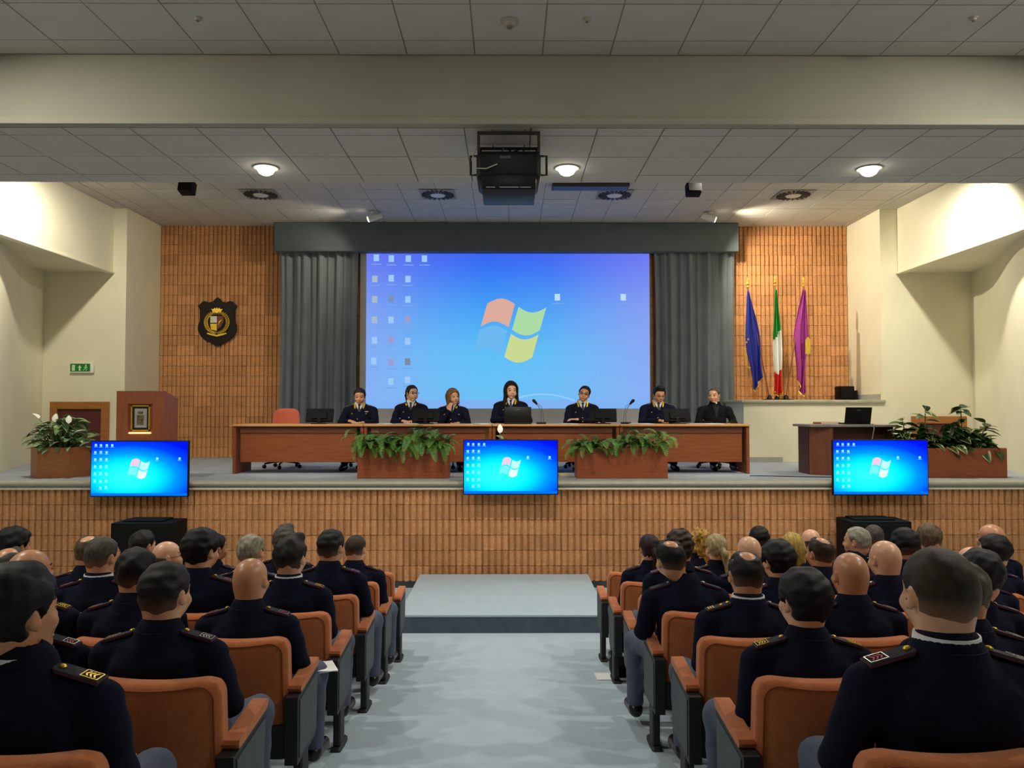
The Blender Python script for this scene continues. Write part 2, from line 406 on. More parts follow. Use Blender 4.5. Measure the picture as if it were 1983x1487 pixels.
tiles(c1, -6.3, 6.3, 4.12, 6.78, HALL_Z, -0.3, 6.52 - 2.4)
br = thing('ceiling_bridge', 'lowered tiled ceiling bridge carrying the projector and downlights', 'ceiling', kind='structure')
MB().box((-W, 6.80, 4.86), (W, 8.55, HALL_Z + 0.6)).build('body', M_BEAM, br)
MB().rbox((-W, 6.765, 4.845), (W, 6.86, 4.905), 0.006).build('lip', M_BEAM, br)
tiles(br, -8.4, 8.4, 6.87, 8.54, 4.852, 0.2, 7.06 - 0.6)
c3 = MB().box((-W, 8.5, STAGE_CEIL), (W, 15.5, STAGE_CEIL + 0.1)).build('ceiling', M_TBAR, label='square-tiled high ceiling above the stage', cat='ceiling', kind='structure')
tiles(c3, -6.87, 6.71, 11.5, 15.26, STAGE_CEIL, 0.0, 11.5)
MB().box((-7.11, 11.5, STAGE_CEIL - 0.012), (-6.88, 13.9, STAGE_CEIL)).build('infill_strip', M_TILE, c3)
MB().box((6.72, 11.5, STAGE_CEIL - 0.012), (7.02, 13.9, STAGE_CEIL)).build('infill_strip', M_TILE, c3)
# ------------------------------------------------------------------ doors
M_FRAME = wood('door_frame_wood', (150, 92, 40), (176, 112, 52)); M_LEAF = mat('maroon_door_leaf', (86, 30, 26), 0.6, var=0.04)
def door(name, x0, x1, top, lab):
    d = thing(name, lab, 'door', (0, 0, 0), kind='structure'); y = 13.9; z0 = STAGE_Z; f = 0.13
    MB().rbox((x0, y - 0.06, z0), (x0 + f, y - 0.001, top), 0.006).build('jamb', M_FRAME, d)
    MB().rbox((x1 - f, y - 0.06, z0), (x1, y - 0.001, top), 0.006).build('jamb', M_FRAME, d)
    MB().rbox((x0 + f, y - 0.06, top - f), (x1 - f, y - 0.001, top), 0.006).build('lintel', M_FRAME, d)
    MB().rbox((x0 + f, y - 0.02, z0 + 0.01), (x1 - f, y - 0.001, top - f), 0.004).build('leaf', M_LEAF, d)
    MB().tube([(x0 + f + 0.09, y - 0.02, z0 + 0.6), (x0 + f + 0.09, y - 0.07, z0 + 0.6), (x0 + f + 0.22, y - 0.07, z0 + 0.6)], 0.012, 8).build('handle', mat('door_brass', (150, 120, 60), 0.3, 0.9), d, smooth=True)
a, b_ = at(100, 778, 13.9), at(213, 778, 13.9)
door('door_1', a.x, b_.x, a.z, 'maroon door with wooden frame beside the left lectern')
a, b_ = at(1764, 806, 13.9), at(1842, 806, 13.9)
door('door_2', a.x, b_.x + 0.25, a.z, 'wooden framed door behind the leafy planter on the right')
# ------------------------------------------------------------------ object materials
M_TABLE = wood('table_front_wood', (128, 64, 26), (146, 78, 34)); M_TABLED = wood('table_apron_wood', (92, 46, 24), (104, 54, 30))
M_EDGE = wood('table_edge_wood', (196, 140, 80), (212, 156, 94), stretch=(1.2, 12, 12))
M_BLACK = mat('black_plastic', (11, 11, 12), 0.45, var=0.05, spec=.3); M_BLACKM = mat('black_matt', (8, 8, 9), 0.7, var=0.05, spec=.2)
M_STEEL = mat('steel', (150, 150, 152), 0.35, 0.9, var=0.04); M_GOLD = mat('gilded_brass', (228, 192, 64), 0.3, 0.55, var=0.08, vscale=30)
M_PAPER = mat('white_paper', (238, 238, 236), 0.8, var=0.01); M_CURT = mat('grey_blue_curtain', (112, 122, 128), 0.85, var=0.05, vscale=3, bump=0.1, bscale=150, sheen=0.3)
M_VAL = mat('valance_fabric', (96, 106, 112), 0.9, var=0.03, vscale=4, bump=0.1, bscale=120)
M_SCREENW = mat('white_screen_fabric', (200, 198, 194), 0.9, var=0.01)
M_ORANGE = mat('terracotta_upholstery', (184, 102, 54), 0.9, rgb2=(196, 114, 62), vscale=30, bump=0.25, bscale=300, sheen=0.15)
M_SALMON = mat('salmon_upholstery', (190, 92, 66), 0.9, rgb2=(202, 102, 74), vscale=30, bump=0.2, bscale=300)
M_PLANTER = wood('planter_wood', (154, 94, 50), (172, 108, 60)); M_PLANTER2 = wood('planter_wood_red', (146, 74, 40), (164, 88, 50))
M_SOIL = mat('potting_soil', (44, 32, 24), 0.95, bump=0.6, bscale=80)
# ------------------------------------------------------------------ curtains, valance, projection screen
vl = at(533, 430, 15.0); vr = at(1428, 430, 15.0); vz = at(980, 488, 15.0).z
MB().rbox((vl.x, 14.92, vz), (vr.x, 15.22, STAGE_CEIL - 0.012), 0.012).build('curtain_valance', M_VAL, smooth=True, label='grey-blue fabric valance box spanning above the projection screen', cat='valance')
def curtain(x0, x1, seed, lab):
    rnd = random.Random(seed); root = thing('curtain', lab, 'curtain', ((x0 + x1) / 2, 15.1, STAGE_Z + 0.03), group='stage curtains')
    nx, nz = 150, 34; H = vz + 0.12 - STAGE_Z - 0.03; Wd = x1 - x0
    fr = [(rnd.uniform(4, 5), rnd.uniform(0, 6), .045), (rnd.uniform(9, 11), rnd.uniform(0, 6), .038), (rnd.uniform(17, 20), rnd.uniform(0, 6), .012)]
    V = []
    for k in range(nz + 1):
        t = k / nz
        for i in range(nx + 1):
            u = i / nx; ph = 0.35 * math.sin(3 * t + seed) * (1 - t)
            d = sum(a * math.sin(2 * PI * (f_ * u) + p_ + ph * (1 + j)) for j, (f_, p_, a) in enumerate(fr))
            d = math.copysign(abs(d / .05) ** .8 * .05, d) * (0.65 + 0.35 * (1 - t))
            gather = 1.0 - 0.03 * math.sin(PI * t)
            V.append(((u - 0.5) * Wd * gather + 0.01 * math.sin(17 * u + 2 * t), -0.0 + d, t * H))
    Q = [(k*(nx+1)+i, k*(nx+1)+i+1, (k+1)*(nx+1)+i+1, (k+1)*(nx+1)+i) for k in range(nz) for i in range(nx)]
    me = raw_mesh('cloth', V, Q, True); me.materials.append(M_CURT)
    o = ob('cloth', me, root); md = o.modifiers.new('thick', 'SOLIDIFY'); md.thickness = 0.006
    MB().tube([(-Wd/2, 0, H - 0.02), (Wd/2, 0, H - 0.02)], 0.012, 8).build('rail', M_BLACK, root, smooth=True)
    for i in range(9): MB().rbox((-Wd/2 + (i+.5)*Wd/9 - .012, -.014, H - .05), (-Wd/2 + (i+.5)*Wd/9 + .012, .014, H - .005), .004, 1).build('glider', M_BLACK, root)
a, b_ = at(540, 600, 15.1).x, at(694, 600, 15.1).x
curtain(a, b_, 3, 'grey-blue pleated stage curtain left of the projection screen')
a, b_ = at(1266, 600, 15.1).x, at(1424, 600, 15.1).x
curtain(a, b_, 8, 'grey-blue pleated stage curtain right of the projection screen, behind the priest')
def wall_paper_mat(name, W_, H_, bright, cols, strength):
    "desktop wallpaper: light glow low left of centre, deep blue top and right"
    m = bpy.data.materials.new(name); m.use_nodes = True; nt = m.node_tree; nt.nodes.clear(); N = nt.nodes; L = nt.links
    o = N.new('ShaderNodeOutputMaterial'); e = N.new('ShaderNodeEmission'); L.new(e.outputs[0], o.inputs[0])
    tc = N.new('ShaderNodeTexCoord'); mp = N.new('ShaderNodeMapping'); mp.vector_type = 'POINT'
    mp.inputs['Scale'].default_value = (1.0 / W_, 0, 1.15 / H_); mp.inputs['Location'].default_value = bright['loc']
    L.new(tc.outputs['Object'], mp.inputs['Vector'])
    ln = N.new('ShaderNodeVectorMath'); ln.operation = 'LENGTH'; L.new(mp.outputs['Vector'], ln.inputs[0])
    cr = N.new('ShaderNodeValToRGB'); L.new(ln.outputs['Value'], cr.inputs['Fac'])
    el = cr.color_ramp.elements
    for i, (pos, c) in enumerate(cols):
        e_ = el[i] if i < 2 else el.new(pos)
        e_.position = pos; e_.color = lin(c)
    L.new(cr.outputs['Color'], e.inputs['Color']); e.inputs['Strength'].default_value = strength
    MATS[name] = m; return m
def flag_logo(par, cx, cz, w_, h_, y, cols, strength, tag_):
    "four waving panes"
    names = ['red', 'green', 'blue', 'yellow']
    for pi, (u0, u1, v0, v1) in enumerate(((0, .47, 0, .46), (.53, 1, 0, .46), (0, .47, .54, 1), (.53, 1, .54, 1))):
        n = 8; top = []; bot = []
        def P(u, v):
            return (cx + (u - .5) * w_ - (v - .5) * w_ * .24, cz + (.5 - v) * h_ * .82 + .10 * h_ * math.sin(2 * PI * u) - (u - .5) * h_ * .06)
        for i in range(n + 1): top.append(P(u0 + (u1 - u0) * i / n, v0)); bot.append(P(u0 + (u1 - u0) * i / n, v1))
        poly = bot + top[::-1]
        MB().prism(poly, y, y + 0.002).build('logo_pane', emis('%s_logo_%s' % (tag_, names[pi]), cols[pi], strength), par)
ICONS = [(0.035, .035, 'w'), (.088, .04, 'w'), (.148, .04, 'w'), (.205, .04, 'w'), (.03, .17, 'y'), (.088, .165, 'w'), (.147, .17, 'w'), (.03, .30, 'y'), (.088, .295, 'k'), (.147, .30, 'w'),
         (.03, .43, 'y'), (.088, .43, 'w'), (.147, .425, 'r'), (.03, .56, 'w'), (.088, .555, 'r'), (.147, .565, 'w'), (.028, .69, 'w'), (.088, .70, 'r'), (.147, .695, 'b'), (.088, .82, 'w'), (.147, .81, 'w'), (.675, .285, 'W'), (.908, .285, 'W')]
sl_, sr_ = at(697, 600, 15.16).x, at(1259, 600, 15.16).x; sb = at(980, 825, 15.16).z
scr = thing('projection_screen', 'wide white projection screen showing a blue computer desktop with a four-pane flag logo', 'projection screen', ((sl_ + sr_) / 2, 15.16, sb))
SW = sr_ - sl_; SH = vz - sb + 0.05
MB().rbox((-SW/2, 0, 0), (SW/2, 0.02, SH), 0.004, 1).build('cloth', M_SCREENW, scr)
il, ir, it, ib = at(710, 487, 15.16), at(1257, 487, 15.16), at(980, 486, 15.16).z, at(980, 791, 15.16).z
IW, IH = ir.x - il.x, it - ib; ix0 = il.x - scr.location.x; iz1 = it - sb
SCOL = [(0.0, (128, 200, 255)), (0.28, (92, 190, 255)), (0.42, (84, 168, 255)), (0.60, (108, 142, 255)), (0.85, (140, 144, 248))]
def projected_mat(W_, H_):
    m = bpy.data.materials.new('projected_desktop'); m.use_nodes = True; nt = m.node_tree; nt.nodes.clear(); N = nt.nodes; L = nt.links
    o = N.new('ShaderNodeOutputMaterial'); e = N.new('ShaderNodeEmission'); L.new(e.outputs[0], o.inputs[0]); e.inputs['Strength'].default_value = .92
    tc = N.new('ShaderNodeTexCoord'); sp = N.new('ShaderNodeSeparateXYZ'); L.new(tc.outputs['Object'], sp.inputs[0])
    def ramp(sock, lo, hi, stops):
        mr = N.new('ShaderNodeMapRange'); mr.inputs['From Min'].default_value = lo; mr.inputs['From Max'].default_value = hi; L.new(sock, mr.inputs['Value'])
        cr = N.new('ShaderNodeValToRGB'); L.new(mr.outputs['Result'], cr.inputs['Fac']); el = cr.color_ramp.elements
        for i, (pos, c) in enumerate(stops):
            k = el[i] if i < 2 else el.new(pos)
            k.position = pos; k.color = c if len(c) == 4 else lin(c)
        return cr.outputs['Color']
    vert = ramp(sp.outputs['Z'], -H_/2, H_/2, [(0.0, (112, 200, 255)), (.35, (98, 200, 255)), (.6, (74, 172, 255)), (.85, (58, 128, 255)), (1.0, (58, 100, 250))])
    fac = ramp(sp.outputs['X'], -W_/2, W_/2, [(0.0, (.75, .75, .75, 1)), (.22, (.25, .25, .25, 1)), (.42, (0, 0, 0, 1)), (.65, (.12, .12, .12, 1)), (1.0, (.85, .85, .85, 1))])
    purp = ramp(sp.outputs['Z'], -H_/2, H_/2, [(0.0, (150, 178, 255)), (.6, (148, 166, 250)), (1.0, (120, 128, 250))])
    mx = N.new('ShaderNodeMixRGB'); L.new(fac, mx.inputs['Fac']); L.new(vert, mx.inputs['Color1']); L.new(purp, mx.inputs['Color2']); L.new(mx.outputs[0], e.inputs['Color'])
    MATS['projected_desktop'] = m; return m
m_img = projected_mat(IW, IH)
im = MB().box((-IW/2, -0.003, -IH/2), (IW/2, -0.0005, IH/2)).build('projected_image', m_img, scr, loc=(ix0 + IW/2, 0, iz1 - IH/2))
flag_logo(im, *( (lambda q: (q.x - scr.location.x - ix0 - IW/2, q.z - sb - iz1 + IH/2))(at(987, 640, 15.16)) ), 1.16, 1.2, -0.007, [(226, 176, 160), (176, 224, 170), (110, 190, 246), (206, 224, 150)], 0.95, 'projected')
ic = {'w': (160, 206, 255), 'W': (190, 226, 250), 'y': (170, 192, 210), 'k': (120, 150, 190), 'r': (160, 160, 214), 'b': (130, 140, 160)}
for u, v, c in ICONS:
    x = -IW/2 + u * IW; z = IH/2 - v * IH - 0.03
    MB().box((x - .055, -.006, z - .065), (x + .05, -.003, z + .065)).build('icon', emis('projected_icon_' + c, ic[c], 0.95), im)
    MB().box((x - .10, -.006, z - .135), (x + .10, -.003, z - .115)).build('icon_caption', emis('projected_caption', (124, 176, 244), 0.9), im)
MB().box((-IW/2, -.005, -IH/2), (IW/2, -.003, -IH/2 + .17)).build('taskbar', emis('projected_taskbar', (132, 184, 252), 0.92), im)
arc = [(-.05 + 1.1 * k / 10, -.006, -IH/2 + .17 + .33 * math.sin(PI * (k / 10) * .5 + .9) - .22) for k in range(11)]
MB().tube([(x + .25, y, z) for x, y, z in arc], 0.02, 6).build('light_streak', emis('projected_streak', (150, 206, 255), 0.95), im)
# ------------------------------------------------------------------ wall televisions on the stage front
TCOL = [(0.0, (50, 255, 255)), (0.33, (0, 232, 255)), (0.50, (0, 150, 255)), (0.68, (0, 64, 255)), (0.85, (0, 20, 235))]
for k, (x0, y0, x1, y1, lab) in enumerate(((176, 853, 364, 962, 'wall television on the stage front at the left, above the left bass speaker'), (897, 851, 1081, 958, 'wall television at the middle of the stage front, between the two fern planters'), (1612, 851, 1799, 959, 'wall television on the stage front at the right, below the laptop desk'))):
    a, b_ = at(x0, y0, 10.02), at(x1, y1, 10.02); w_, h_ = b_.x - a.x, a.z - b_.z
    tv = thing('television', lab, 'television', ((a.x + b_.x) / 2, 10.02, b_.z), group='televisions on the stage front')
    MB().rbox((-w_/2, 0, 0), (w_/2, 0.05, h_), 0.008).build('casing', M_BLACK, tv, smooth=True)
    MB().rbox((-.25, .05, h_*.3), (.25, .10, h_*.7), 0.01).build('wall_bracket', M_BLACK, tv)
    MB().box((-.25, .10, h_*.4), (.25, .212, h_*.6)).build('wall_bracket', M_BLACK, tv)
    sw, sh = w_ - .024, h_ - .026
    mm = MATS.get('television_desktop') or wall_paper_mat('television_desktop', sw, sh, {'loc': (0.12, 0, 0.18)}, TCOL, 1.15)
    s_ = MB().box((-sw/2, -.002, -sh/2), (sw/2, 0.0, sh/2)).build('screen', mm, tv, loc=(0, 0, h_/2))
    flag_logo(s_, -.01, .0, sw * .19, sh * .36, -.004, [(236, 200, 226), (190, 246, 250), (120, 240, 255), (226, 250, 240)], 1.1, 'television')
    mb = MB()
    for u, v, c in ICONS:
        x = -sw/2 + (u + .01) * sw; z = sh/2 - v * sh - .02
        mb.box((x - .014, -.004, z - .014), (x + .014, -.002, z + .014)); mb.box((x - .022, -.004, z - .026), (x + .022, -.002, z - .022))
    mb.build('desktop_icons', emis('television_icon', (150, 235, 255), 1.1), s_, kind='stuff')
    MB().box((-sw/2, -.003, -sh/2), (sw/2, -.002, -sh/2 + .035)).build('taskbar', emis('television_taskbar', (0, 120, 250), 1.0), s_)
# ------------------------------------------------------------------ conference tables
TY0, TY1 = 11.4, 12.15; TH = 0.725
txs = [at(px, 860, TY0).x for px in (450, 704, 953, 1200, 1452)]
TABLE_LAB = ['brown wooden conference table at the left end with an empty chair behind', 'brown wooden conference table behind the left fern planter', 'brown wooden conference table behind the middle television with the open laptop', 'brown wooden conference table at the right end, before the priest']
for i in range(4):
    x0, x1 = txs[i] + 0.004, txs[i + 1] - 0.004; c = (x0 + x1) / 2; h = (x1 - x0) / 2
    t = thing('conference_table', TABLE_LAB[i], 'table', (c, TY0, STAGE_Z), group='conference tables in a row on stage')
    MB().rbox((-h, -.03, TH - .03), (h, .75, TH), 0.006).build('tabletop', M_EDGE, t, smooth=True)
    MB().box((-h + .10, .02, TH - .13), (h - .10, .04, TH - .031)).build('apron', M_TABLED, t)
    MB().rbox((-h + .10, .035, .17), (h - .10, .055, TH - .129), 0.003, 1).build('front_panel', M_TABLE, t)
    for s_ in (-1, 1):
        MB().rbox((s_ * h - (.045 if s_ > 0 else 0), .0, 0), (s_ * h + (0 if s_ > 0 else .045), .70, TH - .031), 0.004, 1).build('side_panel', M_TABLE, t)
# ------------------------------------------------------------------ office chairs behind the table
def office_chair():
    t = thing('office_chair', '', 'chair')
    mb = MB()
    for k in range(5):
        a = 2 * PI * k / 5 + 0.3; ex, ey = .29 * math.cos(a), .29 * math.sin(a)
        mb.tube([(0, 0, .12), (ex * .6, ey * .6, .10), (ex, ey, .075)], [.022, .018, .014], 8)
    mb.build('star_base', M_BLACK, t, smooth=True)
    for k in range(5):
        a = 2 * PI * k / 5 + 0.3; ex, ey = .29 * math.cos(a), .29 * math.sin(a)
        MB().lathe([(.0, -.02), (.028, -.02), (.032, -.008), (.032, .008), (.028, .02), (0, .02)], 12, T(ex, ey, .033) @ RZ(a + .7) @ RX(PI/2)).build('caster', M_BLACK, t, smooth=True)
    MB().tube([(0, 0, .1), (0, 0, .40)], .026, 10).build('gas_column', M_BLACK, t, smooth=True)
    MB().rbox((-.24, -.24, .40), (.24, .24, .49), .035, 3).build('seat', M_SALMON, t, smooth=True)
    MB().tube([(0, -.2, .42), (0, -.30, .48), (0, -.30, .62)], .022, 8).build('back_support', M_BLACK, t, smooth=True)
    # curved padded backrest
    nx, nz = 12, 10; V = []; Q = []
    def prof(u, v, o):
        hw = .215 * (1 - .16 * max(0, v - .55) ** 2 * 4 - .1 * max(0, .3 - v))
        e = abs(u) ** 4; zz = .52 + .44 * v - .045 * e * (1 if v > .5 else -1) * abs(v - .5) * 2
        return (u * hw, -.285 + .05 * u * u * 1.2 - .05 * v + o * (.035 * (1 - .7 * max(abs(u) ** 6, abs(2 * v - 1) ** 6))), zz)
    for o in (1, -1):
        for k in range(nz + 1):
            for i in range(nx + 1): V.append(prof(-1 + 2 * i / nx, k / nz, o))
    n = (nx + 1) * (nz + 1)
    for k in range(nz):
        for i in range(nx):
            a = k * (nx + 1) + i; q = (a, a + nx + 1, a + nx + 2, a + 1); Q.append(q); Q.append(tuple(x + n for x in q[::-1]))
    rim = [i for i in range(nx + 1)] + [k * (nx + 1) + nx for k in range(1, nz + 1)] + [nz * (nx + 1) + i for i in range(nx - 1, -1, -1)] + [k * (nx + 1) for k in range(nz - 1, 0, -1)]
    for j in range(len(rim)):
        a, b2 = rim[j], rim[(j + 1) % len(rim)]; Q.append((a, b2, b2 + n, a + n))
    MB().add(V, Q).build('backrest', M_SALMON, t, smooth=True, ang=1.2)
    for s_ in (-1, 1):
        MB().tube([(s_ * .25, -.05, .43), (s_ * .30, -.05, .46), (s_ * .30, -.03, .62)], .014, 8).build('arm_support', M_BLACK, t, smooth=True)
        MB().rbox((s_ * .30 - .028, -.14, .62), (s_ * .30 + .028, .12, .65), .012).build('armrest', M_BLACK, t, smooth=True)
    return t
def clone(root, loc, rz, **kw):
    r = root.copy(); COL.objects.link(r); r.location = loc; r.rotation_euler = (0, 0, rz)
    for k, v in kw.items(): r[k] = v
    for ch in list(root.children):
        c = ch.copy(); COL.objects.link(c); c.parent = r
        for g in ch.children:
            d = g.copy(); COL.objects.link(d); d.parent = c
    return r
PANEL_X = [(697, 'under the officer looking down at the left'), (797, 'of the woman with glasses and tied hair'), (878, 'of the woman with her hand at her mouth'), (992, 'of the long-haired woman at the laptop'), (1127, 'of the woman with crossed arms'), (1268, 'of the dark-haired man typing'), (1382, 'of the priest')]
oc = office_chair(); oc['group'] = 'office chairs behind the conference tables'
PY = 12.52
oc.location = (at(549, 820, PY).x, PY, STAGE_Z); oc.rotation_euler = (0, 0, PI + .1); oc['label'] = 'empty salmon office chair behind the left end of the table'
for px, lab in PANEL_X:
    clone(oc, (at(px, 820, PY).x, PY + .02, STAGE_Z), PI + random.uniform(-.1, .1), label='salmon office chair ' + lab)
# ------------------------------------------------------------------ things on the table
TZ = STAGE_Z + TH
for px, py, lab in ((618, 808, 'low black tilted monitor before the empty chair'), (824, 806, 'low black tilted monitor before the woman with tied hair'), (1168, 805, 'low black tilted monitor beside the woman with crossed arms'), (1312, 805, 'low black tilted monitor with a bright rim beside the priest')):
    q = at(px, py, 11.72); t = thing('monitor', lab, 'monitor', (q.x, 11.72, TZ), random.uniform(-.12, .12), group='monitors on the conference tables')
    Mt = T(0, .0, .035) @ RX(R(-28))
    MB().rbox((-.205, -.022, 0), (.205, .022, .215), .008, 2, Mt).build('casing', M_BLACKM, t, smooth=True)
    MB().rbox((-.12, -.05, .03), (.12, -.02, .15), .012, 2, Mt).build('back_bulge', M_BLACKM, t, smooth=True)
    MB().box((-.19, .0222, .02), (.19, .024, .2), Mt).build('screen', mat('monitor_glass', (30, 36, 44), 0.2), t)
    MB().rbox((-.03, -.03, .004), (.03, .03, .10), .006, 1).build('stand', M_BLACK, t); MB().rbox((-.11, -.08, 0), (.11, .10, .014), .005, 1).build('foot', M_BLACK, t)
def laptop(loc, rz, w_, lab, tilt=14):
    t = thing('laptop', lab, 'laptop', loc, rz)
    MB().rbox((-w_/2, 0, 0), (w_/2, .26, .022), .006).build('base', M_BLACK, t, smooth=True)
    MB().box((-w_/2 + .02, .03, .022), (w_/2 - .02, .16, .0235)).build('keyboard', M_BLACKM, t)
    Mt = T(0, .006, .022) @ RX(R(tilt))
    l = MB().rbox((-w_/2, -.008, 0), (w_/2, .008, .235), .005, 2, Mt).build('lid', M_BLACK, t, smooth=True)
    MB().box((-w_/2 + .015, .0082, .02), (w_/2 - .015, .009, .222), Mt).build('screen', mat('laptop_glass', (90, 110, 130), 0.2), l)
    MB().box((-.03, -.0095, .19), (.03, -.0081, .198), Mt).build('badge', M_STEEL, l)
    return t
laptop((at(1003, 818, 11.55).x, 11.55, TZ), 0.03, .40, 'open black laptop in front of the long-haired woman', -4)
def mic(loc, rz, lab):
    t = thing('microphone', lab, 'microphone', loc, rz, group='gooseneck microphones on the table')
    MB().rbox((-.075, -.055, 0), (.075, .055, .03), .012).build('base', M_BLACK, t, smooth=True)
    MB().tube([(0, 0, .025), (.0, .0, .16), (-.03, .0, .25), (-.075, .0, .31)], .0065, 8).build('gooseneck', M_STEEL, t, smooth=True)
    MB().tube([(-.062, 0, .295), (-.075, 0, .313), (-.112, 0, .352), (-.128, 0, .368)], [.012, .018, .026, .014], 10).build('head', M_BLACK, t, smooth=True)
    MB().tube([(-.055, 0, .30), (.0, .0, .27), (.03, 0, .12), (.035, 0, .02)], .003, 6).build('cable', M_BLACKM, t, smooth=True)
mic((at(1048, 818, 11.68).x, 11.68, TZ), 0.0, 'gooseneck microphone beside the open laptop')
mic((at(1212, 818, 11.68).x, 11.68, TZ), PI, 'gooseneck microphone left of the dark-haired man typing')
for k, (px, w_, d_, a, lab) in enumerate(((746, .21, .30, .1, 'white paper sheets beside the officer looking down'), (788, .30, .21, .35, 'loose white papers before the woman with tied hair'), (935, .26, .3, -.2, 'white paper at the left of the open laptop'), (1100, .21, .3, .3, 'notepad and papers beside the woman with crossed arms'), (1240, .34, .25, .05, 'white documents before the dark-haired man typing'), (1366, .5, .3, .0, 'white sheet on the table before the priest'))):
    t = thing('paper_sheets', lab, 'paper', (at(px, 818, 11.62).x, 11.62, TZ), a)
    for j in range(3):
        MB().box((-w_/2, -d_/2, .001 + .003 * j), (w_/2, d_/2, .003 + .003 * j), RZ(.12 * (j - 1))).build('sheet', M_PAPER, t)
# ------------------------------------------------------------------ lecterns
q0, q1 = at(226, 757, 10.8), at(318, 757, 10.8); lw = q1.x - q0.x; lh = q0.z - STAGE_Z
L1 = thing('lectern', 'reddish wooden box lectern with a framed crest and a lit shelf, left of stage', 'lectern', ((q0.x + q1.x) / 2, 10.8, STAGE_Z))
M_LECT = wood('lectern_wood', (158, 86, 52), (176, 98, 62), stretch=(6, 6, 1.2))
# hollow front with a niche: four front pieces around it
nx0, nx1, nz0, nz1 = -.17, .17, lh - .60, lh - .18
mb = MB(); Y0, Y1, SLP = 0.0, .46, .10
mb.box((-lw/2, Y0, 0), (nx0, Y0 + .03, lh)); mb.box((nx1, Y0, 0), (lw/2, Y0 + .03, lh)); mb.box((nx0, Y0, 0), (nx1, Y0 + .03, nz0)); mb.box((nx0, Y0, nz1), (nx1, Y0 + .03, lh))
mb.build('front_panel', M_LECT, L1)
MB().box((-lw/2 + .01, Y0 + .031, nz0 - .05), (lw/2 - .01, Y0 + .06, nz1 + .05)).build('niche_back', M_LECT, L1)
for s_ in (-1, 1):
    x = s_ * lw/2; a, b_ = (x, x + .02) if s_ < 0 else (x - .02, x)
    V = [(a, Y0 + .0305, 0), (b_, Y0 + .0305, 0), (b_, Y1, 0), (a, Y1, 0), (a, Y0 + .0305, lh), (b_, Y0 + .0305, lh), (b_, Y1, lh - SLP), (a, Y1, lh - SLP)]
    MB().add(V, [(0,3,2,1),(4,5,6,7),(0,1,5,4),(1,2,6,5),(2,3,7,6),(3,0,4,7)]).build('side_panel', M_LECT, L1)
V = [(-lw/2 + .02, .03, lh - .03), (lw/2 - .02, .03, lh - .03), (lw/2 - .02, Y1, lh - SLP - .03), (-lw/2 + .02, Y1, lh - SLP - .03)]
V += [(x, y, z + .02) for x, y, z in V]
MB().add(V, [(0,3,2,1),(4,5,6,7),(0,1,5,4),(1,2,6,5),(2,3,7,6),(3,0,4,7)]).build('reading_top', M_LECT, L1)
fr = MB(); fx0, fx1, fz0, fz1 = -.13, .13, nz0 + .045, nz1 - .02
for (a, b_, c, d) in ((fx0, fx0 + .016, fz0, fz1), (fx1 - .016, fx1, fz0, fz1), (fx0, fx1, fz0, fz0 + .016), (fx0, fx1, fz1 - .016, fz1)): fr.box((a, .005, c), (b_, .031, d))
pf = fr.build('picture_frame', M_GOLD, L1)
MB().box((fx0 + .016, .022, fz0 + .016), (fx1 - .016, .030, fz1 - .016)).build('mount', mat('dark_mount', (44, 22, 20), 0.6), pf)
MB().box((fx0 + .045, .019, fz0 + .045), (fx1 - .045, .0225, fz1 - .045)).build('crest_print', mat('crest_paper', (196, 190, 186), 0.7), pf)
MB().prism([(-.05, fz0 + .08), (.04, fz0 + .08), (.045, fz0 + .22), (-.055, fz0 + .22)], .015, .0195).build('crest_shield', mat('crest_shield_print', (130, 110, 80), 0.6, var=.3, vscale=40), pf)
MB().prism([(-.035, fz0 + .235), (.025, fz0 + .235), (.035, fz0 + .275), (.015, fz0 + .265), (-.005, fz0 + .28), (-.025, fz0 + .265), (-.045, fz0 + .275)], .015, .0195).build('crest_crown', mat('crest_crown_print', (128, 104, 56), 0.6, var=.3, vscale=40), pf)
MB().rbox((-.15, -.03, nz0 + .005), (.15, .03, nz0 + .028), .01).build('lit_shelf', emis('shelf_lamp', (255, 222, 150), 1.4), L1, smooth=True)
q0, q1 = at(1565, 822, 11.15), at(1735, 822, 11.15); dw = q1.x - q0.x
L2 = thing('lectern', 'dark wooden desk lectern with grey top carrying a laptop, right of stage', 'lectern', ((q0.x + q1.x) / 2, 11.15, STAGE_Z))
dh = q0.z - STAGE_Z
M_DESK = wood('desk_dark_wood', (74, 40, 28), (88, 50, 36), stretch=(6, 6, 1.2))
MB().rbox((-dw/2, -.08, dh - .035), (dw/2, .62, dh), .008).build('top', mat('desk_top_grey', (150, 142, 134), 0.5), L2, smooth=True)
V = [(-dw/2 + .06, -.02, 0), (-dw/2 + .36, -.06, 0), (-dw/2 + .36, -.03, 0), (-dw/2 + .09, .01, 0)]
V = [(-dw/2 + .05, .10, 0), (-dw/2 + .33, -.05, 0), (-dw/2 + .35, -.03, 0), (-dw/2 + .07, .125, 0)]; V += [(x, y, dh - .036) for x, y, z in V]
BQ = [(0,3,2,1),(4,5,6,7),(0,1,5,4),(1,2,6,5),(2,3,7,6),(3,0,4,7)]
MB().add(V, BQ).build('angled_panel', wood('desk_wood_lit', (118, 66, 42), (134, 78, 52), stretch=(6, 6, 1.2)), L2)  # same desk wood in a paler colour: light falling on this panel, painted in
MB().box((-dw/2 + .34, .12, .05), (dw/2 - .08, .145, dh - .036)).build('front_panel', M_DESK, L2)
MB().box((dw/2 - .08, -.02, 0), (dw/2 - .05, .55, dh - .036)).build('side_panel', M_DESK, L2)
MB().box((-dw/2 + .06, .14, 0), (-dw/2 + .09, .55, dh - .036)).build('side_panel', M_DESK, L2)
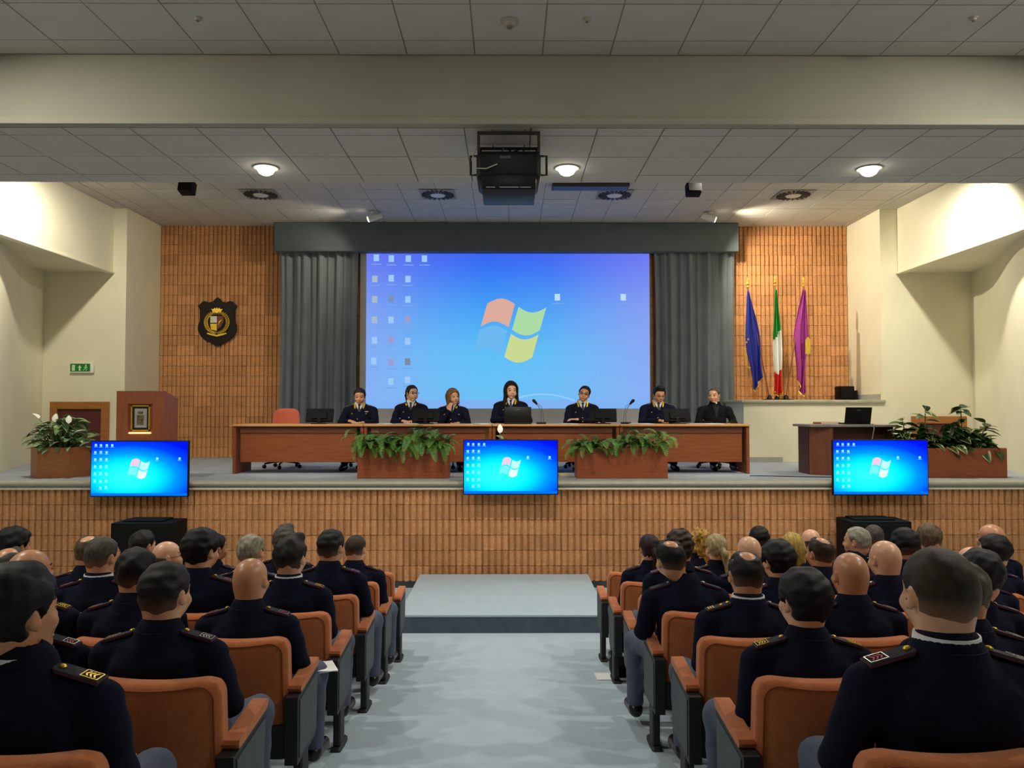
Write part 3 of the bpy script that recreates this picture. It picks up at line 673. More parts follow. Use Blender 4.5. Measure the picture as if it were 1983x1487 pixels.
MB().box((-dw/2 + .36, -.055, .15), (-dw/2 + .375, -.051, .5)).build('notice_paper', M_PAPER, L2)
laptop((at(1656, 820, 11.3).x, 11.22, STAGE_Z + dh), -.06, .37, 'open black laptop on the dark desk lectern', 16)
t = thing('salmon_folder', 'orange folder lying behind the laptop on the desk lectern', 'folder', (at(1610, 818, 11.45).x, 11.62, STAGE_Z + dh), .1)
MB().rbox((-.16, -.12, 0), (.16, .12, .03), .008).build('cover', M_ORANGE, t); MB().box((-.15, -.125, .006), (.15, .11, .024)).build('pages', M_PAPER, t)
cb = MB().tube([(at(1690, 822, 11.2).x, 11.3, STAGE_Z + dh + .006), (at(1692, 822, 11.05).x, 11.06, STAGE_Z + dh + .006), (at(1693, 830, 11.05).x, 11.055, STAGE_Z + dh - .06), (at(1688, 850, 11.05).x, 11.055, STAGE_Z + dh - .25), (at(1684, 880, 11.05).x, 11.06, STAGE_Z + dh - .5), (at(1684, 880, 11.05).x, 11.06, STAGE_Z + .006)], .006, 6)
cb.build('power_cable', mat('grey_cable', (170, 168, 160), 0.6), smooth=True, label='pale cable hanging down from the laptop on the desk lectern', cat='cable')
# ------------------------------------------------------------------ plaque, exit sign, speakers
q = at(420, 622, 15.18)
pq = thing('shield_plaque', 'dark wooden shield plaque with a gilded coat of arms on the block wall', 'plaque', (q.x, 15.235, q.z))
half = [(0, .475), (.04, .45), (.09, .39), (.17, .375), (.24, .40), (.29, .395), (.32, .36), (.385, .30), (.345, .24), (.34, .10), (.345, 0), (.375, -.08), (.38, -.16), (.34, -.26), (.29, -.33), (.2, -.39), (.12, -.42), (.05, -.47), (0, -.485)]
poly = [(-x, z) for x, z in half] + [(x, z) for x, z in half[::-1][1:-1]]
MB().prism(poly, -.04, 0).build('shield_board', mat('dark_walnut', (24, 13, 9), 0.5, var=.1, vscale=8, spec=.2), pq)
wr = MB()
for s_ in (-1, 1):
    for k in range(16):
        a = R(-80 + 155 * k / 15); x, z = s_ * (.205 * math.cos(a)), -.06 + .205 * math.sin(a)
        for o in (-.02, .02):
            wr.tube([(x, -.045, z), (x + s_ * o * 1.2 + .01 * s_, -.062, z + .035), (x + s_ * o * 1.8 + .012 * s_, -.055, z + .06)], [.006, .018, .003], 6)
wr.build('laurel_wreath', M_GOLD, pq, smooth=True)
MB().prism([(-.13, .10), (-.13, -.03), (0, -.03), (0, .10)], -.06, -.041).build('quarter_silver', mat('silver_enamel', (200, 196, 180), 0.35, 0.4), pq)
MB().prism([(0, .10), (0, -.17), (.08, -.12), (.13, -.03), (.13, .10)], -.06, -.041).build('quarter_red', mat('red_enamel', (110, 22, 16), 0.4), pq)
MB().prism([(-.13, -.05), (-.11, -.16), (-.0, -.19), (0, -.05)], -.062, -.041).build('quarter_gold', M_GOLD, pq)
MB().tube([(.03, -.06, -.08), (.06, -.075, -.02), (.10, -.07, .03)], [.012, .022, .006], 8).build('lion', M_GOLD, pq, smooth=True)
cp = [(-.075, .16), (.075, .16), (.085, .20), (.115, .245), (.07, .235), (.045, .265), (.02, .24), (0, .275), (-.02, .24), (-.045, .265), (-.07, .235), (-.115, .245), (-.085, .20)]
MB().prism(cp, -.065, -.041).build('crown', M_GOLD, pq); MB().prism([(-.07, .13), (.07, .13), (.075, .158), (-.075, .158)], -.06, -.041).build('crown_cap', mat('red_enamel', (110, 22, 16), 0.4), pq)
rb = [(-.20, -.245), (-.12, -.275), (0, -.30), (.12, -.275), (.20, -.245), (.175, -.225), (.11, -.245), (0, -.268), (-.11, -.245), (-.175, -.225)]
MB().prism(rb, -.06, -.041).build('motto_ribbon', M_GOLD, pq)
a, b_ = at(136, 703, 13.86), at(181, 722, 13.86)
ex = thing('exit_sign', 'green emergency exit sign with white pictograms on the left wall', 'sign', ((a.x + b_.x) / 2, 13.9, (a.z + b_.z) / 2)); ew, eh = (b_.x - a.x) / 2, (a.z - b_.z) / 2
MB().rbox((-ew, -.06, -eh), (ew, -.002, eh), .008).build('housing', mat('sign_white', (226, 226, 216), 0.5), ex, smooth=True)
MB().box((-ew + .015, -.064, -eh + .025), (ew - .05, -.0605, eh - .012)).build('green_panel', mat('sign_green', (20, 120, 30), 0.5, var=.02), ex)
wh = mat('sign_pictogram', (190, 230, 195), 0.5, var=.01)
MB().box((-ew + .045, -.067, -.05), (-ew + .10, -.0642, .055)).build('door_pictogram', wh, ex)
MB().prism([(-.04, -.05), (-.01, -.05), (-.01, 0), (.01, 0), (-.025, .05), (-.06, 0), (-.04, 0)][::1], -.067, -.0642).build('arrow_pictogram', wh, ex)
mb = MB().lathe([(0, -.001), (.014, -.001), (.014, .001), (0, .001)], 10, T(.085, -.0655, .047) @ RX(PI/2))
mb.tube([(.085, -.0655, .03), (.078, -.0655, .0)], .012, 6); mb.tube([(.078, -.0655, 0), (.10, -.0655, -.02), (.09, -.0655, -.05)], .007, 6); mb.tube([(.078, -.0655, 0), (.06, -.0655, -.025), (.04, -.0655, -.045)], .007, 6); mb.tube([(.055, -.0655, .01), (.085, -.0655, .025), (.115, -.0655, .005)], .006, 6)
mb.build('runner_pictogram', wh, ex)
def speaker_box(name, loc, w_, d_, h_, lab, rz=0):
    t = thing(name, lab, 'speaker', loc, rz)
    MB().rbox((-w_/2, 0, 0), (w_/2, d_, h_), .015).build('cabinet', M_BLACKM, t, smooth=True)
    MB().rbox((-w_/2 + .03, -.012, .03), (w_/2 - .03, -.0005, h_ - .03), .006, 1).build('grille', mat('speaker_grille', (12, 12, 13), 0.7, var=.2, vscale=200, spec=.2), t)
    return t
for x0, x1, y0, lab in ((214, 334, 1013, 'large black bass speaker on the floor under the left television'), (1648, 1766, 1010, 'large black bass speaker on the floor under the right television')):
    a, b_ = at(x0, y0, 9.55), at(x1, y0, 9.55)
    t = speaker_box('bass_speaker', ((a.x + b_.x) / 2, 9.55, 0), b_.x - a.x, .45, a.z, lab)
    MB().rbox((-.28, .1, a.z), (.22, .40, a.z + .02), .006, 1).build('lid', M_BLACKM, t)
q = at(1642, 770, 14.75); t = speaker_box('loudspeaker', (q.x, 14.75, 2.495), .26, .3, .27, 'small black loudspeaker on the plinth right of the purple flag')
MB().rbox((.131, .02, .01), (.20, .25, .19), .01).build('side_horn', M_BLACKM, t)
# ------------------------------------------------------------------ flags
def flag(px_top, py_top, px_foot, lab, bands, lean, seed, fin, emblem=None):
    foot = at(px_foot, 768, 14.55); top = at(px_top, py_top, 14.55); base = Vector((foot.x, 14.55, 2.495))
    t = thing('flag', lab, 'flag', base, group='flags on the plinth'); tp = Vector((top.x - base.x, 0, top.z - 2.495))
    MB().lathe([(.13, 0), (.13, .015), (.05, .03), (.03, .08), (.018, .10)], 16).build('stand', M_BLACK, t, smooth=True)
    MB().tube([(0, 0, .05), tuple(tp * .5 + Vector((0, 0, .02))), tuple(tp)], .014, 8).build('pole', mat('flag_pole_wood', (140, 92, 50), 0.4), t, smooth=True)
    MB().lathe([(.008, 0), (.03, .02), (.012, .05), (.034, .08), (.012, .12), (.02, .16), (.004, .2)], 10, T(*tp)).build('finial', M_GOLD, t, smooth=True)
    # hanging cloth: narrow at the top, gathered folds that widen downwards
    rnd = random.Random(seed); nu, nv = 28, 40; V = []; mi = []
    Lc = (at(0, 500, 14.55).z - at(0, 500 + bands['len'], 14.55).z); z0 = tp.z - .06
    for k in range(nv + 1):
        v = k / nv; hw = bands['w'](v) * .8; cx = tp.x * (1 - v * .25) + lean(v)
        for i in range(nu + 1):
            u = i / nu; fold = .06 * (.3 + v) * math.sin(u * 2 * PI * 2.2 + v * 2.2 + seed) + .02 * math.sin(u * 2 * PI * 5 + seed * 2 + v * 3)
            dz = bands['drop'] * (abs(u - bands['tip']) ** 1.2) * v
            V.append((cx + (u - .5) * 2 * hw + .02 * v * math.sin(9 * v + 4 * u), -.035 + fold * .8, z0 - v * Lc + dz))
    Q = []
    for k in range(nv):
        for i in range(nu):
            a = k * (nu + 1) + i; Q.append((a, a + nu + 1, a + nu + 2, a + 1)); mi.append(bands['col']((i + .5) / nu, (k + .5) / nv))
    me = raw_mesh('cloth', V, Q, True, mi)
    for m in bands['mats']: me.materials.append(m)
    o = ob('cloth', me, t); md = o.modifiers.new('thick', 'SOLIDIFY'); md.thickness = .004
    edge = [V[nv * (nu + 1) + i] for i in range(nu + 1)]
    MB().tube([(x, y - .004, z) for x, y, z in edge], .012, 6).build('gold_fringe', M_GOLD, t, smooth=True)
    if emblem: emblem(t, tp, z0, Lc)
M_FB = mat('flag_blue', (38, 46, 150), 0.7, var=.03); M_FG = mat('flag_green', (30, 140, 46), 0.7, var=.03); M_FW = mat('flag_white', (232, 232, 226), 0.7, var=.02); M_FR = mat('flag_red', (208, 36, 34), 0.7, var=.03); M_FP = mat('flag_purple', (158, 48, 138), 0.7, var=.03)
def stars(t, tp, z0, Lc):
    for k in range(7):
        a = R(100 + 30 * k); c = Vector((tp.x - .03 + .07 * math.cos(a), -.13, z0 - Lc * .62 + .30 * math.sin(a) * .9)); pl = []
        for j in range(10):
            r_ = .028 if j % 2 == 0 else .011; b2 = PI / 2 + j * PI / 5; pl.append((c.x + r_ * math.cos(b2), c.z + r_ * math.sin(b2)))
        MB().prism(pl, c.y - .002, c.y + .002).build('star', M_GOLD, t)
def crest_gold(t, tp, z0, Lc):
    MB().prism([(tp.x - .03, z0 - Lc * .60), (tp.x + .06, z0 - Lc * .60), (tp.x + .07, z0 - Lc * .47), (tp.x + .02, z0 - Lc * .44), (tp.x - .03, z0 - Lc * .47)], -.135, -.13).build('gold_emblem', M_GOLD, t)
flag(1448, 558, 1490, 'blue flag with gold stars and fringe, nearest the curtain on the plinth', {'len': 196, 'w': lambda v: .02 + .13 * math.sin(min(1, v * 1.35) * PI * .62) * (1 - .35 * max(0, v - .6) / .4), 'drop': .35, 'tip': .2, 'col': lambda u, v: 0, 'mats': [M_FB]}, lambda v: .05 * v, 1, True, stars)
flag(1501, 555, 1505, 'green, white and red tricolour flag in the middle of the plinth', {'len': 207, 'w': lambda v: .02 + .09 * math.sin(min(1, v * 1.2) * PI * .6), 'drop': .22, 'tip': .45, 'col': lambda u, v: 0 if v + .12 * u < .5 else (1 if v + .02 * u < .80 else 2), 'mats': [M_FG, M_FW, M_FR]}, lambda v: .03 * v, 4, True)
flag(1556, 556, 1522, 'purple flag with a gold emblem, rightmost on the plinth', {'len': 208, 'w': lambda v: .03 + .13 * math.sin(min(1, v * 1.5) * PI * .65) * (1 - .5 * max(0, v - .55) / .45), 'drop': .45, 'tip': .75, 'col': lambda u, v: 0, 'mats': [M_FP]}, lambda v: -.02 * math.sin(v * PI) + .02 * v, 6, True, crest_gold)
# ------------------------------------------------------------------ ceiling fittings
M_LAMPG = emis('downlight_glow', (255, 250, 226), 14.0); M_WPL = mat('white_plastic', (224, 222, 214), 0.5, var=.02)
for px, lab in ((515, 'round recessed downlight in the ceiling bridge, left of the projector'), (1098, 'round recessed downlight in the ceiling bridge just right of the projector'), (1683, 'round recessed downlight in the ceiling bridge at the far right')):
    q = at(px, 320, 8.0); t = thing('downlight', lab, 'ceiling light', (q.x, 8.0, 4.846), group='bridge downlights')
    MB().lathe([(.115, 0), (.125, -.012), (.10, -.014), (.10, -.004), (.0, -.004)], 24).build('rim', M_WPL, t, smooth=True)
    MB().lathe([(0, -.085), (.04, -.08), (.07, -.062), (.088, -.035), (.092, -.0045), (0, -.0045)], 24).build('diffuser', M_LAMPG, t, smooth=True)
    lo = lamp('downlight_bulb', 'AREA', (q.x, 8.0, 4.745), 40, NEUT, .2, (q.x, 8.0, 0)); lo.data.spread = R(150)
for px, py, s_, lab in ((722, 411, 1, 'lit white spotlight under the stage ceiling, left of the screen centre'), (1376, 409, -1, 'lit white spotlight under the stage ceiling, right of the screen centre')):
    q = at(px, py, 14.1); t = thing('spotlight', lab, 'spotlight', (q.x, 14.1, STAGE_CEIL - .012), group='stage ceiling spotlights')
    MB().lathe([(.05, -.03), (.05, 0), (0, 0)], 12).build('mount', M_WPL, t, smooth=True)
    MB().tube([(0, 0, -.02), (0, 0, -.10)], .012, 8).build('stem', M_WPL, t, smooth=True)
    MB().tube([(s_ * .16, .02, -.06), (-s_ * .08, -.02, -.15)], [.05, .06], 14).build('barrel', M_WPL, t, smooth=True)
    d = Vector((-s_ * .24, -.04, -.09)).normalized(); e = Vector((-s_ * .08, -.02, -.15))
    MB().tube([tuple(e - d * .002), tuple(e + d * .012)], [.055, .04], 14).build('lens', M_LAMPG, t, smooth=True)
    e = Vector((q.x, 14.1, STAGE_CEIL - .012)) + e + d * .05
    lamp('spotlight_bulb', 'SPOT', e, 300 if s_ < 0 else 70, (1.0, .90, .66), .04, e + Vector((-s_ * 1.0, .05, -.62)), 120, .7)
M_VENT = mat('vent_grey', (150, 146, 138), 0.6)
for px, py, lab in ((505, 374, 'leftmost round swirl air vent in the stage ceiling'), (848, 376, 'round swirl air vent in the stage ceiling left of the projector'), (1190, 376, 'round swirl air vent in the stage ceiling right of the projector'), (1536, 373, 'rightmost round swirl air vent in the stage ceiling')):
    q = at(px, py, 12.95); t = thing('ceiling_vent', lab, 'air vent', (q.x, 12.95, STAGE_CEIL - .012), group='swirl vents in the stage ceiling')
    MB().rbox((-.29, -.29, -.012), (.29, .29, 0), .005, 1).build('plate', M_VENT, t)
    MB().lathe([(0, -.03), (.12, -.03), (.13, -.013), (0, -.013)], 20).build('hub', M_WPL, t, smooth=True)
    bl = MB()
    for k in range(20):
        a = 2 * PI * k / 20; M_ = RZ(a)
        bl.box((.14, -.014, -.028), (.275, .014, -.0125), M_ @ T(0, 0, 0))
    bl.build('swirl_blades', mat('vent_blade_dark', (62, 60, 58), 0.6), t)
for px, py, lab in ((362, 362, 'small black loudspeaker hanging from the stage ceiling at the left'), (1343, 365, 'small black loudspeaker hanging from the stage ceiling at the right')):
    q = at(px, py, 11.9); t = thing('hanging_loudspeaker', lab, 'speaker', (q.x, 11.9, q.z), group='hanging loudspeakers')
    Mt = RX(R(-16))
    MB().rbox((-.11, -.08, -.10), (.11, .10, .10), .012, 2, Mt).build('cabinet', M_BLACKM, t, smooth=True)
    MB().box((-.095, -.09, -.085), (.095, -.081, .085), Mt).build('grille', mat('speaker_grille', (12, 12, 13), 0.7, var=.2, vscale=200, spec=.2), t)
    MB().tube([(0, .02, .08), (0, .02, STAGE_CEIL - .012 - q.z)], .012, 8).build('drop_rod', M_BLACK, t, smooth=True)
q0, q1 = at(1069, 358, 12.4), at(1217, 358, 12.4)
t = thing('slot_diffuser', 'long dark slot air diffuser in the stage ceiling beside the projector', 'air vent', ((q0.x + q1.x) / 2, 12.4, STAGE_CEIL - .012)); hw = (q1.x - q0.x) / 2
MB().rbox((-hw, -.13, -.06), (hw, .13, 0), .004, 1).build('frame', mat('slot_dark', (70, 66, 70), 0.6), t)
for k in range(3): MB().box((-hw + .03, -.1 + k * .075, -.066), (hw - .03, -.07 + k * .075, -.0605)).build('slat', M_STEEL, t)
for px, py, r_, lab in ((383, 33, .035, 'small round sprinkler in the hall ceiling at the left'), (987, 39, .07, 'round smoke detector in the middle of the hall ceiling'), (1137, 35, .035, 'small round sprinkler in the hall ceiling right of the smoke detector'), (1885, 33, .035, 'small round sprinkler in the hall ceiling at the far right')):
    q = at(px, py, 6.2); k = (HALL_Z - CAMZ) / (q.z - CAMZ); x, y = q.x * k, 6.2 * k
    t = thing('ceiling_detector', lab, 'detector', (x, y, HALL_Z - .006), group='hall ceiling detectors')
    MB().lathe([(0, -r_ * .7), (r_ * .6, -r_ * .65), (r_ * .75, -r_ * .3), (r_, -r_ * .25), (r_, 0), (0, 0)], 16).build('body', mat('detector_grey', (170, 160, 144), 0.5), t, smooth=True)
    MB().lathe([(0, -r_ * .95), (r_ * .3, -r_ * .9), (r_ * .3, -r_ * .68), (0, -r_ * .68)], 12).build('sensor', mat('detector_dark', (120, 112, 100), 0.5), t, smooth=True)
# ------------------------------------------------------------------ projector hanging from the bridge
q = at(985, 330, 7.05)
PX, PYY = q.x, 7.08
pr = thing('projector', 'large black projector in a dark pipe frame hanging under the ceiling bridge', 'projector', (PX, PYY, 4.846))
def pz(py, Y=6.95): return at(985, py, Y).z - 4.846
M_RUST = mat('rusty_pipe', (52, 40, 28), 0.6, 0.4)
M_PROJ = mat('projector_black', (10, 11, 12), 0.5, var=.06, spec=.3)
zb, zt = pz(352), pz(296)
MB().rbox((-.29, -.22, zb), (.29, .34, zt), .05, 3).build('body', M_PROJ, pr, smooth=True)
MB().rbox((-.24, -.26, pz(374)), (.245, .30, zb + .03), .012, 2).build('lower_tray', M_BLACK, pr, smooth=True)
for k, (a, b_) in enumerate(((-.2, -.12), (-.08, .09), (.1, .2))): MB().box((a, -.263, pz(371)), (b_, -.2605, pz(370))).build('tray_slot', M_STEEL, pr)
MB().box((-.08, -.225, (zb + zt) / 2 + .05), (.02, -.2205, (zb + zt) / 2 + .075)).build('badge', mat('badge_grey', (58, 62, 62), 0.5), pr)
MB().lathe([(0, 0), (.075, 0), (.075, .05), (.06, .06), (0, .06)], 16, T(.05, .34, (zb + zt) / 2) @ RX(-PI/2)).build('lens', mat('lens_glass', (40, 44, 60), 0.1), pr, smooth=True)
zf = -.006
for s_ in (-1, 1):
    MB().rbox((s_ * .27 - .013, -.2, zt - .02), (s_ * .27 + .013, -.17, zf - .03), .004, 1).build('frame_post', M_RUST, pr)
    MB().rbox((s_ * .27 - .013, .22, zt - .02), (s_ * .27 + .013, .25, zf - .03), .004, 1).build('frame_post', M_RUST, pr)
    for k in (0, 1):
        MB().tube([(s_ * .15, -.185 + .42 * k, zf - .03), (s_ * .15, -.185 + .42 * k, zf + .003)], .008, 8).build('anchor_bolt', M_STEEL, pr, smooth=True)
    MB().tube([(s_ * .29, -.1, zt - .02), (s_ * .345, -.1, zt - .02), (s_ * .345, -.1, zb + .07), (s_ * .285, -.1, zb + .07)], .011, 8).build('side_handle', M_RUST, pr, smooth=True)
for y in (-.185, .235): MB().rbox((-.283, y - .015, zf - .042), (.283, y + .015, zf - .016), .004, 1).build('frame_bar', M_RUST, pr)
MB().tube([(-.29, -.15, zt + .04), (-.33, -.2, zt - .08), (-.31, -.24, zb + .09), (-.2, -.26, zb + .08), (-.1, -.23, zb + .13)], .006, 6).build('cable', mat('grey_cable', (170, 168, 160), 0.6), pr, smooth=True)
MB().tube([(-.06, -.1, zt - .01), (-.05, -.1, zt + .06), (0, -.1, zt + .04), (.03, -.1, zt + .01), (.12, -.1, zt + .05), (.16, -.1, zt - .01)], .009, 6).build('cable', M_BLACK, pr, smooth=True)
# ------------------------------------------------------------------ cables and power strip on the stage
t = thing('power_strip', 'cream power strip on the stage floor right of the middle television', 'power strip', (at(1093, 917, 10.95).x, 10.95, STAGE_Z), .2)
MB().rbox((-.08, -.025, 0), (.08, .025, .045), .008).build('body', mat('cream_plastic', (214, 206, 160), 0.5), t, smooth=True)
MB().tube([(-.08, 0, .02), (-.2, .1, .01), (-.26, .35, .01)], .006, 6).build('cord', M_BLACK, t, smooth=True)
pth = [(at(px, py, 11).x, Y, STAGE_Z + .006) for px, py, Y in ((1452, 915, 11.0), (1490, 915, 10.95), (1530, 915, 10.85), (1575, 915, 10.8), (1610, 915, 10.75))]
MB().tube(pth, .007, 6).build('floor_cable', M_BLACK, smooth=True, label='black cable on the stage floor running to the desk lectern', cat='cable')
# ------------------------------------------------------------------ planters and plants
def leafmat(n, a, b_): return mat(n, a, 0.45, rgb2=b_, vscale=9, spec=.4)
M_FERN = leafmat('fern_green', (74, 118, 46), (124, 168, 76)); M_FICUS = leafmat('ficus_green', (34, 62, 30), (62, 92, 40)); M_LILY = leafmat('lily_green', (78, 116, 66), (150, 176, 124)); M_STEM = mat('plant_stem', (120, 130, 80), 0.6)
M_RIM = leafmat('leaf_pale_edge', (150, 160, 96), (176, 182, 120)); M_LILYW = mat('lily_white', (238, 238, 222), 0.5, var=.02)
def leaf_mesh(name, L_, W_, curl, m, n=8, fold=.25, rim=None):
    V = []; Q = []; mi = []
    for i in range(n + 1):
        t_ = i / n; w_ = W_ * math.sin(PI * min(1, t_ ** .75 * 1.0)) ** .8 * (1 - .15 * t_) + .002; y = L_ * (math.sin(curl * t_) / curl if curl else t_); z = -L_ * ((1 - math.cos(curl * t_)) / curl if curl else 0)
        for j, u in enumerate((-1, -.55, 0, .55, 1)): V.append((u * w_, y, z + abs(u) * w_ * fold))
    for i in range(n):
        for j in range(4):
            a = i * 5 + j; Q.append((a, a + 1, a + 6, a + 5)); mi.append(1 if rim and j in (0, 3) else 0)
    me = raw_mesh(name, V, Q, True, mi); me.materials.append(m)
    if rim: me.materials.append(rim)
    return me
def frond_mesh(L_, curl, seed):
    rnd = random.Random(seed); V = []; Q = []; n = 18
    for i in range(n):
        t_ = i / n; t2 = (i + .95) / n; ang = curl * t_
        def pos(t): return (L_ * math.sin(curl * t) / curl, -L_ * (1 - math.cos(curl * t)) / curl * 1.0)
        y, z = pos(t_); y2, z2 = pos(t2); w_ = L_ * .17 * math.sin(PI * (t_ * .85 + .12)) * rnd.uniform(.85, 1.1) + .004
        for s_ in (-1, 1):
            a = len(V); ym, zm = y + (y2 - y) * .62, z + (z2 - z) * .62; V += [(0, y, z), (s_ * w_ * .55, y + w_ * .15, z - .1 * w_ + .006), (s_ * w_, (y + ym) / 2 + w_ * .38, (z + zm) / 2 - .28 * w_), (0, ym, zm)]
            Q.append((a, a + 1, a + 2, a + 3) if s_ > 0 else (a + 3, a + 2, a + 1, a))
    me = raw_mesh('frond', V, Q, True); me.materials.append(M_FERN); return me
def planter(name, loc, w_, d_, h_, m, lab, hexa=False):
    t = thing(name, lab, 'planter', loc); wt = .022
    if hexa:
        pl = [(w_ / 2 * math.cos(R(60 * k + 12)), w_ / 2 * math.sin(R(60 * k + 12))) for k in range(6)]
        for k in range(6):
            a, b2 = pl[k], pl[(k + 1) % 6]; c = lambda p: (p[0] * .94, p[1] * .94)
            V = [(*a, 0), (*b2, 0), (*c(b2), 0), (*c(a), 0), (*a, h_), (*b2, h_), (*c(b2), h_), (*c(a), h_)]
            MB().add(V, BQ).build('side_board', m, t)
        V = [(x * .93, y * .93, h_ - .06) for x, y in pl]; V2 = [(x * .93, y * .93, h_ - .10) for x, y in pl]
        MB().add(V + V2, [tuple(range(6)), tuple(range(11, 5, -1))] + [((k + 1) % 6, k, k + 6, (k + 1) % 6 + 6) for k in range(6)]).build('soil', M_SOIL, t)
    else:
        MB().rbox((-w_/2, -d_/2, 0), (w_/2, -d_/2 + wt, h_), .003, 1).build('front_board', m, t); MB().rbox((-w_/2, d_/2 - wt, 0), (w_/2, d_/2, h_), .003, 1).build('back_board', m, t)
        for s_ in (-1, 1): MB().box((s_ * w_/2 - (wt if s_ > 0 else 0), -d_/2 + wt, 0), (s_ * w_/2 + (0 if s_ > 0 else wt), d_/2 - wt, h_)).build('end_board', m, t)
        MB().box((-w_/2 + wt, -d_/2 + wt, h_ - .09), (w_/2 - wt, d_/2 - wt, h_ - .05)).build('soil', M_SOIL, t)
    return t
FR = [frond_mesh(L_, c, i) for i, (L_, c) in enumerate(((.30, 2.0), (.26, 2.3), (.34, 1.8), (.22, 1.5), (.38, 2.2), (.28, 1.2)))]
def fern(loc, w_, d_, n, seed, lab, hump):
    rnd = random.Random(seed); t = thing('fern', lab, 'plant', loc, group='ferns in the planters on stage')
    for k in range(n):
        x = rnd.uniform(-.5, .5) * w_; y = rnd.uniform(-.5, .2) * d_; h_ = hump(x / w_)
        a = rnd.uniform(0, 2 * PI) if rnd.random() < .45 else rnd.gauss(PI, .7)
        el = rnd.uniform(.2, 1.2); s_ = rnd.uniform(.7, 1.15)
        ob('frond', FR[rnd.randrange(6)], t, (x, y, rnd.uniform(-.02, .02) + h_ * rnd.uniform(.1, .8)), (el, rnd.uniform(-.3, .3), a), s_)
    MB().lathe([(w_ * .1, -.05), (.12, 0), (.05, .05), (0, .06)], 10).build('root_crown', M_STEM, t, smooth=True)
for x0, x1, yt, seed, lab, lab2 in ((692, 868, 868, 1, 'reddish wooden planter box in front of the table, left of the middle television', 'bushy fern overflowing the planter left of the middle television'), (1117, 1293, 867, 2, 'reddish wooden planter box in front of the table, right of the middle television', 'fern with hanging fronds in the planter right of the middle television')):
    a, b_ = at(x0, yt, 10.62), at(x1, yt, 10.62); h_ = a.z - STAGE_Z; w_ = b_.x - a.x
    planter('planter_box', ((a.x + b_.x) / 2, 10.82, STAGE_Z), w_, .40, h_, M_PLANTER2, lab)
    hump = (lambda u: .23 + .06 * math.sin(9 * u)) if seed == 1 else (lambda u: .10 + .20 * math.exp(-((u - .12) / .1) ** 2) + .16 * math.exp(-((u - .42) / .08) ** 2))
    fern(((a.x + b_.x) / 2, 10.80, STAGE_Z + h_ - .03), w_, .36, 230 if seed == 1 else 180, seed, lab2, hump)
def bush(name, loc, lab, specs, stems, group=None):
    t = thing(name, lab, 'plant', loc, group=group)
    for pth, r_ in stems: MB().tube(pth, [r_ * (1 - .6 * i / len(pth)) for i in range(len(pth))], 6).build('stem', M_STEM, t, smooth=True)
    for me, l_, ro, s_ in specs: ob(me.name.split('.')[0], me, t, l_, ro, s_)
    return t
# peace lily in the hexagonal planter on the left
a, b_ = at(40, 867, 10.75), at(152, 867, 10.75); h_ = a.z - STAGE_Z; w_ = (b_.x - a.x)
cx = (a.x + b_.x) / 2
planter('hexagonal_planter', (cx, 11.05, STAGE_Z), w_, w_, h_, M_PLANTER, 'hexagonal wooden planter at the left end of the stage', True)
LL = [leaf_mesh('leaf', .30, .055, 1.1, M_LILY), leaf_mesh('leaf', .26, .05, .7, M_LILY), leaf_mesh('leaf', .24, .06, 1.5, M_LILY)]
FLW = leaf_mesh('flower', .13, .035, .5, M_LILYW, fold=.5)
def lily(loc, n, seed, lab, spread, tall, flowers):
    rnd = random.Random(seed); sp = []; st = []
    for k in range(n):
        a = rnd.uniform(0, 2 * PI); r_ = rnd.uniform(0, spread); h_ = rnd.uniform(.02, tall) * (1 - .5 * (r_ / spread) ** 2); p = (r_ * math.cos(a), r_ * math.sin(a), h_)
        st.append(([(p[0] * .3, p[1] * .3, -.03), (p[0] * .7, p[1] * .7, h_ * .6), p], .006))
        sp.append((LL[rnd.randrange(3)], p, (rnd.uniform(-.1, .7), rnd.uniform(-.4, .4), a - PI/2 + rnd.uniform(-.5, .5)), rnd.uniform(.5, .85)))
    for p, ro in flowers:
        st.append(([(0, 0, 0), (p[0] * .6, p[1] * .6, p[2] * .7), p], .006)); sp.append((FLW, p, ro, 1.1))
    bush('peace_lily', loc, lab, sp, st)
lily((cx, 11.05, STAGE_Z + h_ - .05), 230, 5, 'peace lily with white blooms in the hexagonal planter',   .36, .48, [((.02, -.22, .40), (1.3, 0, .3)), ((.20, -.2, .38), (1.2, 0, .5)), ((.30, -.25, .24), (.6, .1, -1.2)), ((.02, -.33, .06), (.8, 0, -.9)), ((-.22, -.2, .45), (.8, 0, 1.3)), ((.36, -.2, .06), (.7, 0, -1.0))])
q = at(975, 850, 10.75)
planter('planter_box', (q.x, 10.75, STAGE_Z), .8, .36, .30, M_PLANTER2, 'wooden planter box hidden behind the middle television')
lily((q.x, 10.72, STAGE_Z + .26), 40, 9, 'peace lily with one white bloom behind the middle television', .3, .28, [((-.05, -.16, .36), (1.35, .1, .15))])
